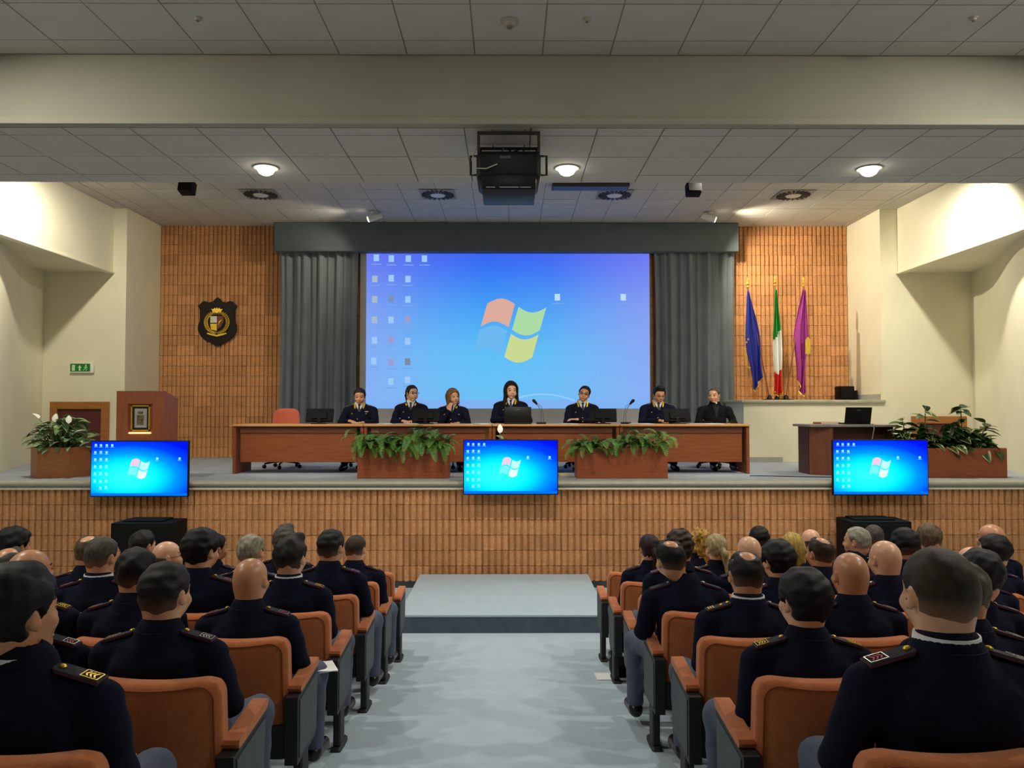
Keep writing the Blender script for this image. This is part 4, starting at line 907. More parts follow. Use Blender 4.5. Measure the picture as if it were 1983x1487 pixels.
# rubber plant in the long planter on the right
a, b_ = at(1714, 868, 10.7), at(1950, 868, 10.7); h_ = a.z - STAGE_Z; w_ = b_.x - a.x; cx = (a.x + b_.x) / 2
planter('planter_box', (cx, 10.9, STAGE_Z), w_, .40, h_, M_PLANTER2, 'long wooden planter box behind the right television')
FL = [leaf_mesh('leaf', .20, .055, .6, M_FICUS, rim=M_RIM), leaf_mesh('leaf', .18, .06, 1.0, M_FICUS), leaf_mesh('leaf', .22, .06, .3, M_FICUS)]
rnd = random.Random(12); sp = []; st = []
shoots = [(-.30, .64), (-.75, .30), (.42, .66), (.10, .40), (.62, .30), (.80, .22), (-.15, .30), (.28, .36), (-.5, .22), (.5, .2), (-.3, .25), (.0, .2), (-.62, .42), (.16, .22), (.72, .42), (.36, .18)]
for x, hh in shoots:
    dx = rnd.uniform(-.1, .1); st.append(([(x * .75, rnd.uniform(-.08, .08), -.04), (x * .75 + dx * .5, 0, hh * .5), (x * .75 + dx, -.02, hh)], .010))
    for k in range(20 if hh < .5 else 15):
        f_ = rnd.uniform(.15, 1.02); a_ = rnd.uniform(0, 2 * PI)
        sp.append((FL[rnd.randrange(3)], (x * .75 + dx * f_, -.02 * f_, hh * f_), (rnd.uniform(-.5, .6), rnd.uniform(-.4, .4), a_), rnd.uniform(.75, 1.2)))
for k in range(50):
    x = rnd.uniform(-.5, .5) * w_; sp.append((FL[rnd.randrange(3)], (x, rnd.uniform(-.16, .05), rnd.uniform(.02, .12)), (rnd.uniform(-.7, .1), rnd.uniform(-.4, .4), PI + rnd.gauss(0, .8)), rnd.uniform(.8, 1.2)))
bush('rubber_plant', (cx + .05, 10.9, STAGE_Z + h_ - .05), 'dark glossy leafy plant in the long planter at the right', sp, st)
# ------------------------------------------------------------------ auditorium chairs
PITCH = 0.55; ROWY = [7.07 - 0.85 * i for i in range(7)]
M_SHELL = mat('black_seat_shell', (22, 23, 25), 0.55, var=.08, vscale=12); M_INSET = mat('grey_panel_laminate', (74, 84, 88), 0.7, var=.05, vscale=10, bump=.1, bscale=150)
def seat_meshes():
    out = {}
    # backrest: rounded slab, slightly dished top edge, leaning back
    nx, nz = 26, 20; V = []; Q = []; hw = .25; z0, z1 = .40, .845
    def outline(u, v):
        r_ = .07; x = u * hw; z = z0 + (z1 - z0) * v
        z -= .014 * (1 - u * u) * v                       # dip in the middle of the top edge
        # rounded corners
        cx = hw - r_; cz = z1 - r_
        if abs(x) > cx and z > cz:
            dx, dz = abs(x) - cx, z - cz; m = max(dx, dz); d = math.hypot(dx, dz)
            if d > 0: k = m / d; x = math.copysign(cx + dx * k, x); z = cz + dz * k
        return x, z
    for side in (0, 1):
        for k in range(nz + 1):
            for i in range(nx + 1):
                u = -1 + 2 * i / nx; u = math.copysign(1 - (1 - abs(u)) ** 1.7, u); v = 1 - (1 - k / nz) ** 1.7; x, z = outline(u, v)
                e = max(abs(u) ** 10, max(0, 2 * v - 1) ** 14, max(0, 1 - 2 * v) ** 14); th = .055 * (1 - .55 * e)
                lean = -.10 * (z - .42); curve = .03 * u * u
                y = .075 + lean + curve + (-th if side == 0 else th * .85)
                if e > .9: x *= .985
                V.append((x, y, z))
    n = (nx + 1) * (nz + 1)
    for k in range(nz):
        for i in range(nx):
            a = k * (nx + 1) + i; q = (a, a + 1, a + nx + 2, a + nx + 1); Q.append(q); Q.append(tuple(x + n for x in q[::-1]))
    rim = [i for i in range(nx + 1)] + [k * (nx + 1) + nx for k in range(1, nz + 1)] + [nz * (nx + 1) + i for i in range(nx - 1, -1, -1)] + [k * (nx + 1) for k in range(nz - 1, 0, -1)]
    for j in range(len(rim)):
        a, b_ = rim[j], rim[(j + 1) % len(rim)]; Q.append((b_, a, a + n, b_ + n))
    out['backrest'] = MB().add(V, Q).mesh('backrest', M_ORANGE, True, 1.2)
    seam = [(.235 * math.copysign(1, u) if abs(u) == 1 else .235 * u, 0, 0) for u in (-1, 1)]
    pth = []
    for k in range(0, 41):
        t_ = k / 40
        rr = .055; zt_ = .822
        if t_ < .25: x, z = -.225, .42 + (zt_ - rr - .42) * t_ / .25
        elif t_ < .4: a_ = PI - (t_ - .25) / .15 * PI / 2; x, z = -.225 + rr + rr * math.cos(a_), zt_ - rr + rr * math.sin(a_)
        elif t_ <= .6: x = -.17 + .34 * (t_ - .4) / .2; z = zt_ - .012 * (1 - (x / .17) ** 2)
        elif t_ < .75: a_ = PI / 2 - (t_ - .6) / .15 * PI / 2; x, z = .225 - rr + rr * math.cos(a_), zt_ - rr + rr * math.sin(a_)
        else: x, z = .225, zt_ - rr - (zt_ - rr - .42) * (t_ - .75) / .25
        pth.append((x, .075 - .10 * (z - .42) + .03 * (x / .25) ** 2 - .05, z))
    out['piping'] = MB().tube(pth, .0035, 6).mesh('piping', mat('piping_brown', (150, 74, 40), 0.9), True)
    out['back_shell'] = MB().rbox((-.24, .03, .27), (.24, .085, .43), .015).mesh('back_shell', M_SHELL, True)
    out['seat'] = MB().rbox((-.24, .11, .355), (.24, .56, .455), .035, 3).mesh('seat', M_ORANGE, True)
    out['seat_pan'] = MB().rbox((-.23, .09, .32), (.23, .54, .356), .012).mesh('seat_pan', M_SHELL, True)
    # arm: side panel, inset, pad, leg, foot
    pr = [(.0, .26), (.33, .26), (.36, .30), (.38, .59), (.36, .60), (.0, .572)]
    def ext(poly, x0, x1):
        n_ = len(poly); V = [(x0, y, z) for y, z in poly] + [(x1, y, z) for y, z in poly]
        return V, [tuple(range(n_ - 1, -1, -1)), tuple(range(n_, 2 * n_))] + [(i, (i + 1) % n_, (i + 1) % n_ + n_, i + n_) for i in range(n_)]
    bm = MB().add(*ext(pr, -.03, .03)); out['arm_panel'] = bm.mesh('arm_panel', M_SHELL)
    ins = [(.03, .285), (.315, .285), (.335, .31), (.355, .575), (.03, .55)]
    for s_, nm in ((-1, 'inset_l'), (1, 'inset_r')):
        a, b_ = (.0302, .034) if s_ > 0 else (-.034, -.0302)
        out[nm] = MB().add(*ext(ins, a, b_)).mesh('panel_inset', M_INSET)
    prf = [(.06, .578), (.12, .582), (.36, .601), (.385, .606), (.402, .622), (.395, .638), (.37, .640), (.12, .616), (.06, .608), (.052, .595)]
    m_ = MB().add(*ext(prf, -.031, .031)); me = m_.mesh('arm_pad', M_ORANGE, True, .7); out['arm_pad'] = me
    out['leg'] = MB().rbox((-.022, .12, .03), (.022, .24, .262), .008, 1).mesh('leg', M_SHELL); out['foot'] = MB().rbox((-.03, .08, -.01), (.03, .30, .032), .01, 1).mesh('foot', M_SHELL, True)
    return out
SEAT = seat_meshes()
ORD = ['front', 'second', 'third', 'fourth', 'fifth', 'sixth', 'nearest']
SORD = ['aisle seat', 'second seat from the aisle', 'third seat from the aisle', 'fourth seat from the aisle', 'fifth seat from the aisle', 'sixth seat from the aisle']
def seat_x(side, s): return (-1.29 - PITCH * s) if side < 0 else (1.15 + PITCH * s)
def auditorium_chair(side, row, s, last, empty):
    x = seat_x(side, s); y = ROWY[row]; z = floor_z(y + .2)
    lab = 'orange padded auditorium chair, %s block, %s row from the stage, %s' % ('left' if side < 0 else 'right', ORD[row] if row < 6 else 'nearest', SORD[s])
    if row in (0, 6): lab = 'orange padded auditorium chair, %s block, %s row, %s%s' % ('left' if side < 0 else 'right', ORD[row], SORD[s], ', empty' if empty else '')
    t = thing('auditorium_chair', lab, 'chair', (x, y, z), group='auditorium chairs in the hall')
    bk = ob('backrest', SEAT['backrest'], t); ob('piping', SEAT['piping'], bk)
    ob('back_shell', SEAT['back_shell'], t); ob('seat', SEAT['seat'], t); ob('seat_pan', SEAT['seat_pan'], t)
    sides = [-side] + ([side] if last else [])
    for sd in sides:
        xx = sd * PITCH / 2
        p = ob('arm_panel', SEAT['arm_panel'], t, (xx, 0, 0)); ob('panel_inset', SEAT['inset_l'], p); ob('panel_inset', SEAT['inset_r'], p)
        ob('arm_pad', SEAT['arm_pad'], t, (xx, 0, 0)); ob('leg', SEAT['leg'], t, (xx, 0, 0)); ob('foot', SEAT['foot'], t, (xx, 0, 0))
    # slope shim: the feet stand on the sloping floor
NSEAT = {-1: [3, 5, 6, 5, 4, 3, 2], 1: [6, 6, 6, 5, 4, 3, 2]}
# ------------------------------------------------------------------ people
SKINS = {}
def skin(rgb):
    n = 'skin_%d_%d_%d' % rgb
    if n not in MATS:
        m = mat(n, rgb, 0.34, var=.04, vscale=14, bump=.06, bscale=180, spec=.45)
        b = m.node_tree.nodes['Principled BSDF']; b.inputs['Subsurface Weight'].default_value = .12; b.inputs['Subsurface Radius'].default_value = (.012, .004, .002)
    return MATS[n]
def hairmat(rgb, fade=0):
    n = ('hair_%d_%d_%d' % rgb) + ('_fade%d' % (fade * 100) if fade else '')
    if n not in MATS:
        d = tuple(int(c * .62) for c in rgb)
        m = mat(n, d, 0.5, rgb2=rgb, vscale=9, stretch=(9, 3, 3), bump=.28, bscale=90, spec=.25)
        if fade:
            # cropped nape: stubble lets the scalp show towards the neck
            nt = m.node_tree; N = nt.nodes; L = nt.links; tc = [q for q in N if q.type == 'TEX_COORD'][0]; sp = N.new('ShaderNodeSeparateXYZ'); L.new(tc.outputs['Object'], sp.inputs[0])
            mr = N.new('ShaderNodeMapRange'); mr.inputs['From Min'].default_value = .015; mr.inputs['From Max'].default_value = -.075; mr.inputs['To Max'].default_value = fade; L.new(sp.outputs['Z'], mr.inputs['Value'])
            mx = N.new('ShaderNodeMixRGB'); mx.inputs['Color2'].default_value = lin((170, 118, 90)); L.new(mr.outputs[0], mx.inputs['Fac']); cr = [q for q in N if q.type == 'VALTORGB'][0]
            L.new(cr.outputs['Color'], mx.inputs['Color1']); L.new(mx.outputs[0], N['Principled BSDF'].inputs['Base Color'])
    return MATS[n]
M_EYE = mat('eye_dark', (46, 34, 28), 0.25); M_LIP = mat('lip', (166, 98, 84), 0.5); M_BROW = mat('brow', (46, 34, 28), 0.8)
M_NAVY = mat('navy_uniform_wool', (13, 16, 32), 0.9, rgb2=(18, 22, 43), vscale=7, bump=.35, bscale=14, spec=.15)
M_CLERIC = mat('black_cleric_cloth', (11, 11, 12), 0.85, var=.08, bump=.35, bscale=14, spec=.2)
M_TROUS = mat('grey_blue_trousers', (80, 88, 108), 0.85, var=.05, vscale=10, bump=.15, bscale=160); M_TROUD = mat('dark_trousers', (26, 28, 38), 0.85, var=.05)
M_SHOE = mat('black_leather', (16, 16, 17), 0.3, var=.05); M_SHIRT = mat('white_shirt', (226, 228, 232), 0.75, var=.02); M_TIE = mat('black_tie', (16, 17, 22), 0.6, var=.05)
M_EPAU = mat('epaulette_cloth', (26, 24, 38), 0.8, var=.05); M_PIPE = mat('crimson_piping', (74, 18, 44), 0.7); M_SILV = mat('silver_braid', (214, 212, 204), 0.25, 0.8, var=.05)
M_RED = mat('red_braid', (176, 26, 30), 0.45); M_YGOLD = mat('yellow_gold_braid', (232, 190, 40), 0.35, 0.5, var=.06)
HC = Vector((0, -.015, 1.153))          # head centre of the seated figure
NP = Vector((0, -.045, 1.03))           # neck pivot
HS = (1.10, 1.06, 1.03)                 # head scale over the base measures
class HeadSpace:
    "adds primitives given in head space (origin at the head centre) to a field"
    def __init__(s, f, H): s.f = f; s.H = H
    def _p(s, c): return tuple(s.H[i] + c[i] * HS[i] for i in range(3))
    def ell(s, c, r, k=.02, mode='u', rot=None): s.f.ell(s._p(c), tuple(r[i] * HS[i] for i in range(3)) if rot is None else tuple(x * 1.05 for x in r), k, mode, rot)
    def cap(s, a, b, ra, rb=None, k=.02, mode='u'): s.f.cap(s._p(a), s._p(b), ra * 1.04, None if rb is None else rb * 1.04, k=k, mode=mode)
def head_field(f0, H, fem=False):
    f = HeadSpace(f0, H); w_ = .94 if fem else 1.0
    f.ell((0, -.012, .032), (.076 * w_, .096, .088), .02)
    f.ell((0, .028, -.035), (.060 * w_, .064, .078) if not fem else (.054, .061, .076), .03)
    f.ell((0, -.045, -.02), (.065 * w_, .055, .078), .03)
    f.cap((0, .066, -.098), (0, .058, -.09), .020 if not fem else .014, k=.022)
    f.cap((-.034, .074, .024), (.034, .074, .024), .011 if not fem else .006, k=.014)
    for s_ in (-1, 1):
        f.ell((s_ * .032, .096, .004), (.017, .012, .011), .012, 's')
        f.ell((s_ * .032, .072, .005), (.013, .013, .012), .003)
        f.ell((s_ * .040, .058, -.032), (.022, .02, .02), .02) if not fem else f.ell((s_ * .032, .050, -.042), (.026, .026, .032), .03)
        f.ell((s_ * .0785 * w_, -.012, -.004), (.0075, .019, .033), .004, rot=(.15, 0, -s_ * .42))
        f.ell((s_ * .088 * w_, -.005, -.0), (.006, .010, .018), .004, 's')
    f.cap((0, .086, .012), (0, .101 if not fem else .096, -.030), .006, .011 if not fem else .008, k=.010)
    for s_ in (-1, 1): f.ell((s_ * .011, .093, -.033), (.009, .010, .008), .006)
    f.cap((-.018, .083, -.058), (.018, .083, -.058), .0075, k=.008)
    f.cap((-.02, .098, -.0645), (.02, .098, -.0645), .004, k=.005, mode='s')
    f.cap((-.014, .082, -.071), (.014, .082, -.071), .008, k=.008)
def hand_field(f, wr, kn, up, s_):
    "palm from the wrist to the knuckles, four bent fingers and a thumb; up = back of the hand; s_ = +1 right, -1 left"
    wr = Vector(wr); d = (Vector(kn) - wr).normalized(); up = Vector(up); up = (up - d * up.dot(d)).normalized(); sd = d.cross(up)   # thumb side
    sd = sd if s_ < 0 else -sd
    for j in range(4):
        o = sd * (.027 - .018 * j)
        f.cap(wr + o * .6, wr + d * .085 + o, .014, .0115, k=.012)
    for j, L_ in enumerate((.072, .080, .074, .058)):
        o = sd * (.029 - .0195 * j); a = wr + d * .085 + o; b_ = a + d * L_ * .48 + sd * .004 * (1.5 - j) - up * .006; c = b_ + (d * .72 - up * .69).normalized() * L_ * .52
        f.cap(a, b_, .0100, .0092, k=.004); f.cap(b_, c, .0092, .0075, k=.003)
    a = wr + d * .022 + sd * .026; b_ = a + (d * .75 + sd * .66).normalized() * .042 - up * .008; c = b_ + (d * .95 + sd * .15 - up * .2).normalized() * .034
    f.cap(a, b_, .014, .0115, k=.008); f.cap(b_, c, .0110, .0085, k=.003)
AUD = {'elbow': [(-.238, .0, .69), (.238, .0, .69)], 'wrist': [(-.135, .235, .615), (.135, .235, .615)], 'hand': [(.04, .085, -.012), (-.04, .085, -.012)], 'up': [(0, .1, 1), (0, .1, 1)]}
def hands_of(p): return [(Vector(p['wrist'][i]), Vector(p['wrist'][i]) + Vector(p['hand'][i]).normalized() * .10) for i in (0, 1)]
def make_body(p, fem=False):
    hs = hands_of(p); pts = [q for h in hs for q in h]
    fine = .0065; yl = [v.y for v in pts]; zl = [v.z for v in pts]; xl = [v.x for v in pts]; m = .085
    fx = [(-.095, .095, fine)] + [(min(h[0].x, h[1].x) - m, max(h[0].x, h[1].x) + m, .008) for h in hs]
    fy = [(-.13, .11, fine)] + [(min(h[0].y, h[1].y) - m, max(h[0].y, h[1].y) + m, .008) for h in hs]
    fz = [(1.03, 1.31, fine)] + [(min(h[0].z, h[1].z) - m, max(h[0].z, h[1].z) + m, .008) for h in hs]
    f = Field(axis(-.36, .36, .024, fx), axis(-.24, .74, .026, fy), axis(-.01, 1.31, .026, fz))
    g = .92 if fem else 1.0
    f.cap((-.08, 0, .53), (.08, 0, .53), .105, sc=(1, .95, .9), k=.03)
    f.cap((0, -.02, .58), (0, -.055, .88), .105 * g, .118 * g, sc=(1.2, .82, 1), k=.05)
    for s_, i in ((-1, 0), (1, 1)):
        sh = (s_ * .204 * g, -.055, .893); e = p['elbow'][i]; wr = p['wrist'][i]
        f.cap((0, -.06, .93), sh, .05, .044, k=.02); f.cap(sh, e, .044 * g, .038 * g, k=.02); f.cap(e, wr, .037 * g, .024 * g, k=.02)
        kx = p.get('kx', (-.15, .15))[i]
        f.cap((s_ * .09, 0, .53), (kx, .43, .50), .078, .055, k=.03); f.cap((kx, .43, .50), (kx, .40, .09), .052, .034, k=.03)
        f.cap((kx, .38, .05), (kx + s_ * .01, .56, .035), .036, .028, k=.02)
        hand_field(f, wr, hs[i][1], p['up'][i], s_)
    f.cap((0, -.06, .96), (0, -.038, 1.09), .082 * g * g, .066 * g * g, sc=(1, .92, 1), k=.03)
    head_field(f, HC, fem)
    V, Q = f.nets(); c = V[Q].mean(1); mi = np.zeros(len(Q), dtype=np.int32)
    dx = np.abs(c[:, 0]) / HS[0]; hy = (c[:, 1] - HC.y) / HS[1]; hz = (c[:, 2] - HC.z) / HS[2]
    mi[((dx - .032) ** 2 / .012 ** 2 + (hz - .005) ** 2 / .0072 ** 2 < 1) & (hy > .06)] = 1
    mi[(dx < .019) & (hz > -.072) & (hz < -.058) & (hy > .07)] = 2
    mi[(dx > .014) & (dx < .05) & (np.abs(hz - .031 + 6 * (dx - .034) ** 2) < (.0037 if fem else .0042)) & (hy > .05)] = 3
    return V, Q, mi
def make_jacket(p, fem=False, vneck=0.0):
    f = Field(axis(-.37, .37, .0125), axis(-.25, .42, .0125), axis(.40, 1.08, .0125)); g = .93 if fem else 1.0
    f.cap((0, -.005, .56), (0, -.055, .88), .135 * g, .138 * g, sc=(1.29, .86, 1), k=.05)
    f.cap((-.09, .01, .54), (.09, .01, .54), .125, sc=(1, 1, .8), k=.04)
    f.cap((-.10, -.09, .87), (.10, -.09, .87), .078 * g, k=.05)
    for s_, i in ((-1, 0), (1, 1)):
        sh = (s_ * .218 * g, -.055, .908); e = Vector(p['elbow'][i]); wr = Vector(p['wrist'][i]); cu = e + (wr - e) * .90
        f.cap((s_ * .02, -.065, .955), (s_ * .212 * g, -.055, .926), .064, .056, k=.02)
        f.cap(sh, e, .066 * g, .058 * g, k=.02); f.cap(e, cu, .053 * g, .042 * g, k=.02)
    f.cap((0, -.066, .955), (0, -.056, 1.005), .108 * g, .094 * g, sc=(1, .92, 1), k=.02)
    if vneck:
        # open lapels: a wedge cut from the front of the chest
        X, Y, Z = f.grid(); zz = (Z - vneck) / (1.03 - vneck)
        d = np.maximum(np.maximum(np.abs(X) - .062 * zz, -(Y + .02)), -(Z - vneck)) + 0 * f.f
        f.f = np.maximum(f.f, -np.maximum(d, (-.018 - f.f)))
    # soft creases
    X, Y, Z = f.grid()
    f.f = f.f + .004 * np.sin(Z * 46 + X * 14) * np.sin(X * 26 + 1.0) * (Z < .93)
    return f.nets()
def make_shirt(p, g):
    f = Field(axis(-.12, .12, .011), axis(-.16, .14, .011), axis(.72, 1.06, .011))
    f.cap((0, -.02, .72), (0, -.055, .88), .122 * g, .124 * g, sc=(1.2, .86, 1), k=.04); f.cap((0, -.06, .94), (0, -.05, 1.045), .090 * g * g, .079 * g * g, k=.03)
    X, Y, Z = f.grid(); f.f = np.maximum(f.f, np.maximum(np.abs(X) - .085, -(Y + .09)) + 0 * f.f)
    return f.nets()
def make_trousers(kx=(-.15, .15), knee=.43, foot=.40):
    f = Field(axis(-.38, .38, .016), axis(-.16, .58, .016), axis(.05, .66, .016))
    f.cap((-.09, 0, .525), (.09, 0, .525), .112, sc=(1, .98, .9), k=.04)
    for s_ in (-1, 1):
        wx = kx[0] if s_ < 0 else kx[1]
        f.cap((s_ * .09, .0, .525), (wx, knee, .51), .088, .070, k=.03); f.cap((wx, knee, .50), (wx, foot, .11), .066, .056, k=.03)
    X, Y, Z = f.grid(); f.f = f.f + .003 * np.sin(Y * 60 + X * 20) * np.sin(Z * 50)
    return f.nets()
def make_shoe(s_, wide=.15, foot=.40):
    f = Field(axis(s_ * wide - .08, s_ * wide + .08, .009), axis(foot - .10, foot + .26, .009), axis(-.01, .15, .009))
    f.cap((s_ * wide, foot - .02, .05), (s_ * (wide + .015), foot + .17, .035), .046, .040, k=.02); f.cap((s_ * wide, foot, .06), (s_ * wide, foot + .01, .11), .045, .042, k=.02)
    X, Y, Z = f.grid(); f.f = np.maximum(f.f, .002 - Z + 0 * f.f)
    return f.nets()
def to_mesh(name, VQ, m):
    me = raw_mesh(name, VQ[0], VQ[1], True); me.materials.append(m); return me
# hair in head space (origin at the head centre, y forward)
def hair_mesh(kind, seed, m, fem=False):
    rnd = random.Random(seed); st = .0068; lo = -.30 if kind in ('ponytail', 'long', 'curly', 'streak') else -.15
    f = Field(axis(-.125, .125, st), axis(-.17 if kind != 'ponytail' else -.2, .13, st), axis(lo, .175, st)); w_ = .94 if fem else 1.0
    X, Y, Z = f.grid(); th = {'short': .013, 'crop': .006, 'thick': .024, 'fringe': .0045, 'thin': .007, 'spiky': .018, 'bob': .022, 'long': .026, 'curly': .026, 'ponytail': .012, 'streak': .014, 'quiff': .016}[kind]
    f.ell((0, -.012, .032), (.076 * w_ + th, .096 + th, .088 + th * (1.25 if kind not in ('fringe',) else 1)), 0)
    f.ell((0, -.045, -.02), (.065 * w_ + th, .055 + th, .078 + th), .03)
    ph = [rnd.uniform(0, 6) for _ in range(6)]
    nz = 0
    for q in range(14):
        th_, c_ = rnd.uniform(0, 2 * PI), rnd.uniform(-1, 1); s__ = math.sqrt(1 - c_ * c_); fq = rnd.uniform(55, 150)
        nz = nz + np.sin(fq * (X * s__ * math.cos(th_) + Y * s__ * math.sin(th_) + Z * c_) + rnd.uniform(0, 6))
    nz = nz / 4.0
    amp = {'short': .0035, 'crop': .0015, 'thick': .004, 'fringe': .0008, 'thin': .002, 'spiky': .008, 'bob': .0012, 'long': .002, 'curly': .012, 'ponytail': .002, 'streak': .002, 'quiff': .004}[kind]
    f.f = f.f + amp * nz
    if kind not in ('bob', 'long', 'curly', 'fringe'):
        f.f = f.f + th * 1.0 * np.clip((.04 - Z) / .09, 0, 1)
        for s_ in (-1, 1): f.ell((s_ * .088, -.010, -.012), (.030, .027, .040), .006, 's')
    # hairline height as a function of depth (front high, ears middle, nape low)
    yl = [-.14, -.06, -.015, .02, .05, .085, .12]
    zl = {'short': [-.085, -.088, -.03, .005, .072, .09, .10], 'crop': [-.082, -.084, -.03, .01, .078, .095, .10], 'thick': [-.09, -.095, -.04, .0, .066, .084, .09], 'fringe': [-.07, -.07, -.015, .012, .05, .2, .2], 'thin': [-.08, -.085, -.02, .02, .085, .12, .12],
          'spiky': [-.085, -.088, -.03, .012, .07, .085, .09], 'quiff': [-.09, -.09, -.03, .01, .072, .085, .09], 'bob': [-.13, -.135, -.13, -.11, .05, .085, .09], 'long': [-.26, -.26, -.24, -.20, .06, .088, .09], 'curly': [-.22, -.22, -.2, -.12, .05, .08, .09], 'ponytail': [-.075, -.075, -.03, .0, .066, .088, .095], 'streak': [-.09, -.09, -.03, .0, .066, .088, .09]}[kind]
    hl = np.interp(Y.ravel(), yl, zl).reshape(Y.shape).astype(np.float32)
    if kind in ('bob', 'long', 'curly'):
        # extra volume hanging round the sides and the back
        d_ = -.13 if kind == 'bob' else (-.24 if kind == 'long' else -.20)
        for s_ in (-1, 1):
            f.cap((s_ * .064, -.005, .03), (s_ * (.078 if kind == 'bob' else .092), -.01, d_ + .03), .034, .032, sc=(.8, 1.4, 1), k=.03)
        f.cap((0, -.075, .02), (0, -.075, d_ + .03), .062, .048, sc=(1.15, .62, 1), k=.03)
        f.f = f.f + (amp * .6 if kind == 'curly' else 0) * nz
        hl = np.where(Y < .03, d_ - .05, hl)
        # keep the face clear
        face = np.maximum(np.maximum(np.abs(X) - .066 * np.clip(1.25 - np.maximum(Z, 0) / .12, .3, 1), -(Y - .02)), Z - .085)
        f.f = np.maximum(f.f, -face)
        f.f = np.maximum(f.f, np.where(Y < .03, -1, hl - Z))
    else:
        cut = (hl - Z) * .8
        f.f = np.maximum(f.f, cut + 0 * f.f)
    if kind == 'fringe':
        top = np.maximum(Z - .018 - .25 * (-Y - .06), Y - .02); f.f = np.maximum(f.f, top + 0 * f.f)
    if kind == 'thin':
        f.f = f.f + .0; f.ell((0, -.045, .128), (.050, .066, .036), .018, 's'); f.f = f.f + .003 * nz * (Z > .08)
    if kind in ('ponytail', 'streak'):
        f.cap((0, -.115, .01), (.01, -.135, -.02), .026, .03, k=.01)
        f.cap((.01, -.14, -.02), (.03 if kind == 'streak' else -.01, -.135, -.20), .03, .012, sc=(1, .8, 1), k=.01)
        X2, Y2, Z2 = f.grid(); f.f = f.f + .002 * np.sin(X2 * 240) * (Z2 < 0)
    if kind == 'quiff':
        f.cap((-.03, .06, .115), (.03, .05, .125), .03, .03, k=.03)
    VQ = f.nets()
    return to_mesh('hair', VQ, m)
# shoulder board kinds
def epaulette(kind):
    out = []
    pl = [(-.062, -.027), (.045, -.027), (.062, -.012), (.066, 0), (.062, .012), (.045, .027), (-.062, .027)]     # x along the strap (inner end +x), y across
    def slab(poly, z0, z1, m, name, s_=1.0):
        n = len(poly); V = [(x * s_, y * s_, z0) for x, y in poly] + [(x * s_, y * s_, z1) for x, y in poly]
        return MB().add(V, [tuple(range(n - 1, -1, -1)), tuple(range(n, 2 * n))] + [(i, (i + 1) % n, (i + 1) % n + n, i + n) for i in range(n)]).mesh(name, m)
    e = {'epaulette': slab(pl, -.004, .006, M_EPAU, 'epaulette'), 'piping': slab(pl, -.004, .0048, M_PIPE, 'piping', 1.05)}
    e['button'] = MB().lathe([(.009, 0), (.009, .003), (.006, .006), (0, .007)], 12, T(.042, 0, .007)).mesh('button', M_YGOLD if kind != 'plain' else M_SILV, True)
    fm = {'gold': M_YGOLD, 'red': M_SILV, 'silver': M_SILV, 'plain': M_EPAU, 'stripes': M_YGOLD}[kind]; im = {'gold': M_YGOLD, 'red': M_RED, 'silver': M_SILV, 'plain': M_EPAU, 'stripes': M_YGOLD}[kind]
    if kind in ('gold', 'red', 'silver'):
        fr_ = MB()
        for a, b_, c, d in ((-.058, -.0555, -.02, .02), (-.0145, -.012, -.02, .02), (-.058, -.012, -.022, -.0195), (-.058, -.012, .0195, .022)): fr_.box((a, c, .007), (b_, d, .0095))
        e['rank_frame'] = fr_.mesh('rank_frame', fm)
        ch = MB()
        for j in range(3):
            x = -.05 + .010 * j
            ch.add([(x, -.014, .0075), (x + .005, -.014, .0075), (x + .012, 0, .0075), (x + .005, .014, .0075), (x, .014, .0075), (x + .007, 0, .0075)] + [(a, b_, .0095) for a, b_ in ((x, -.014), (x + .005, -.014), (x + .012, 0), (x + .005, .014), (x, .014), (x + .007, 0))], [(6, 7, 8, 11), (11, 8, 9, 10), (0, 1, 7, 6), (1, 2, 8, 7), (2, 3, 9, 8), (3, 4, 10, 9), (4, 5, 11, 10), (5, 0, 6, 11)])
        e['rank_mark'] = ch.mesh('rank_mark', im)
    elif kind == 'stripes':
        ch = MB()
        for j in range(3): ch.box((-.055 + .011 * j, -.018, .007), (-.049 + .011 * j, .018, .009))
        e['rank_mark'] = ch.mesh('rank_mark', M_YGOLD); e['badge'] = MB().lathe([(.009, 0), (.007, .003), (0, .004)], 10, T(.01, 0, .007)).mesh('badge', M_YGOLD, True)
    return e
EPS = {k: epaulette(k) for k in ('gold', 'red', 'silver', 'plain', 'stripes')}
def bvh_of(VQ):
    return BVHTree.FromPolygons([tuple(v) for v in VQ[0].tolist()], VQ[1].tolist())
def add_epaulettes(par, bvh, kinds, g=1.0):
    for s_, kd in zip((-1, 1), kinds):
        if kd is None: continue
        xi, xo = .095 * g, .215 * g; P = []
        for x in (xi, xo):
            h = bvh.ray_cast(Vector((s_ * x, -.058, 1.2)), Vector((0, 0, -1))); P.append(h[0] if h[0] else Vector((s_ * x, -.058, .97)))
        d = (P[0] - P[1]).normalized(); y = Vector((0, 0, 1)).cross(d).normalized(); z = d.cross(y)
        M = Matrix((d, y, z)).transposed().to_4x4() @ Matrix.Diagonal((1.12, 1.06, 1, 1)); M.translation = (P[0] + P[1]) / 2 - z * .002
        e = ob('epaulette', EPS[kd]['epaulette'], par, M=M)
        for nm, me in EPS[kd].items():
            if nm != 'epaulette': ob(nm, me, e)
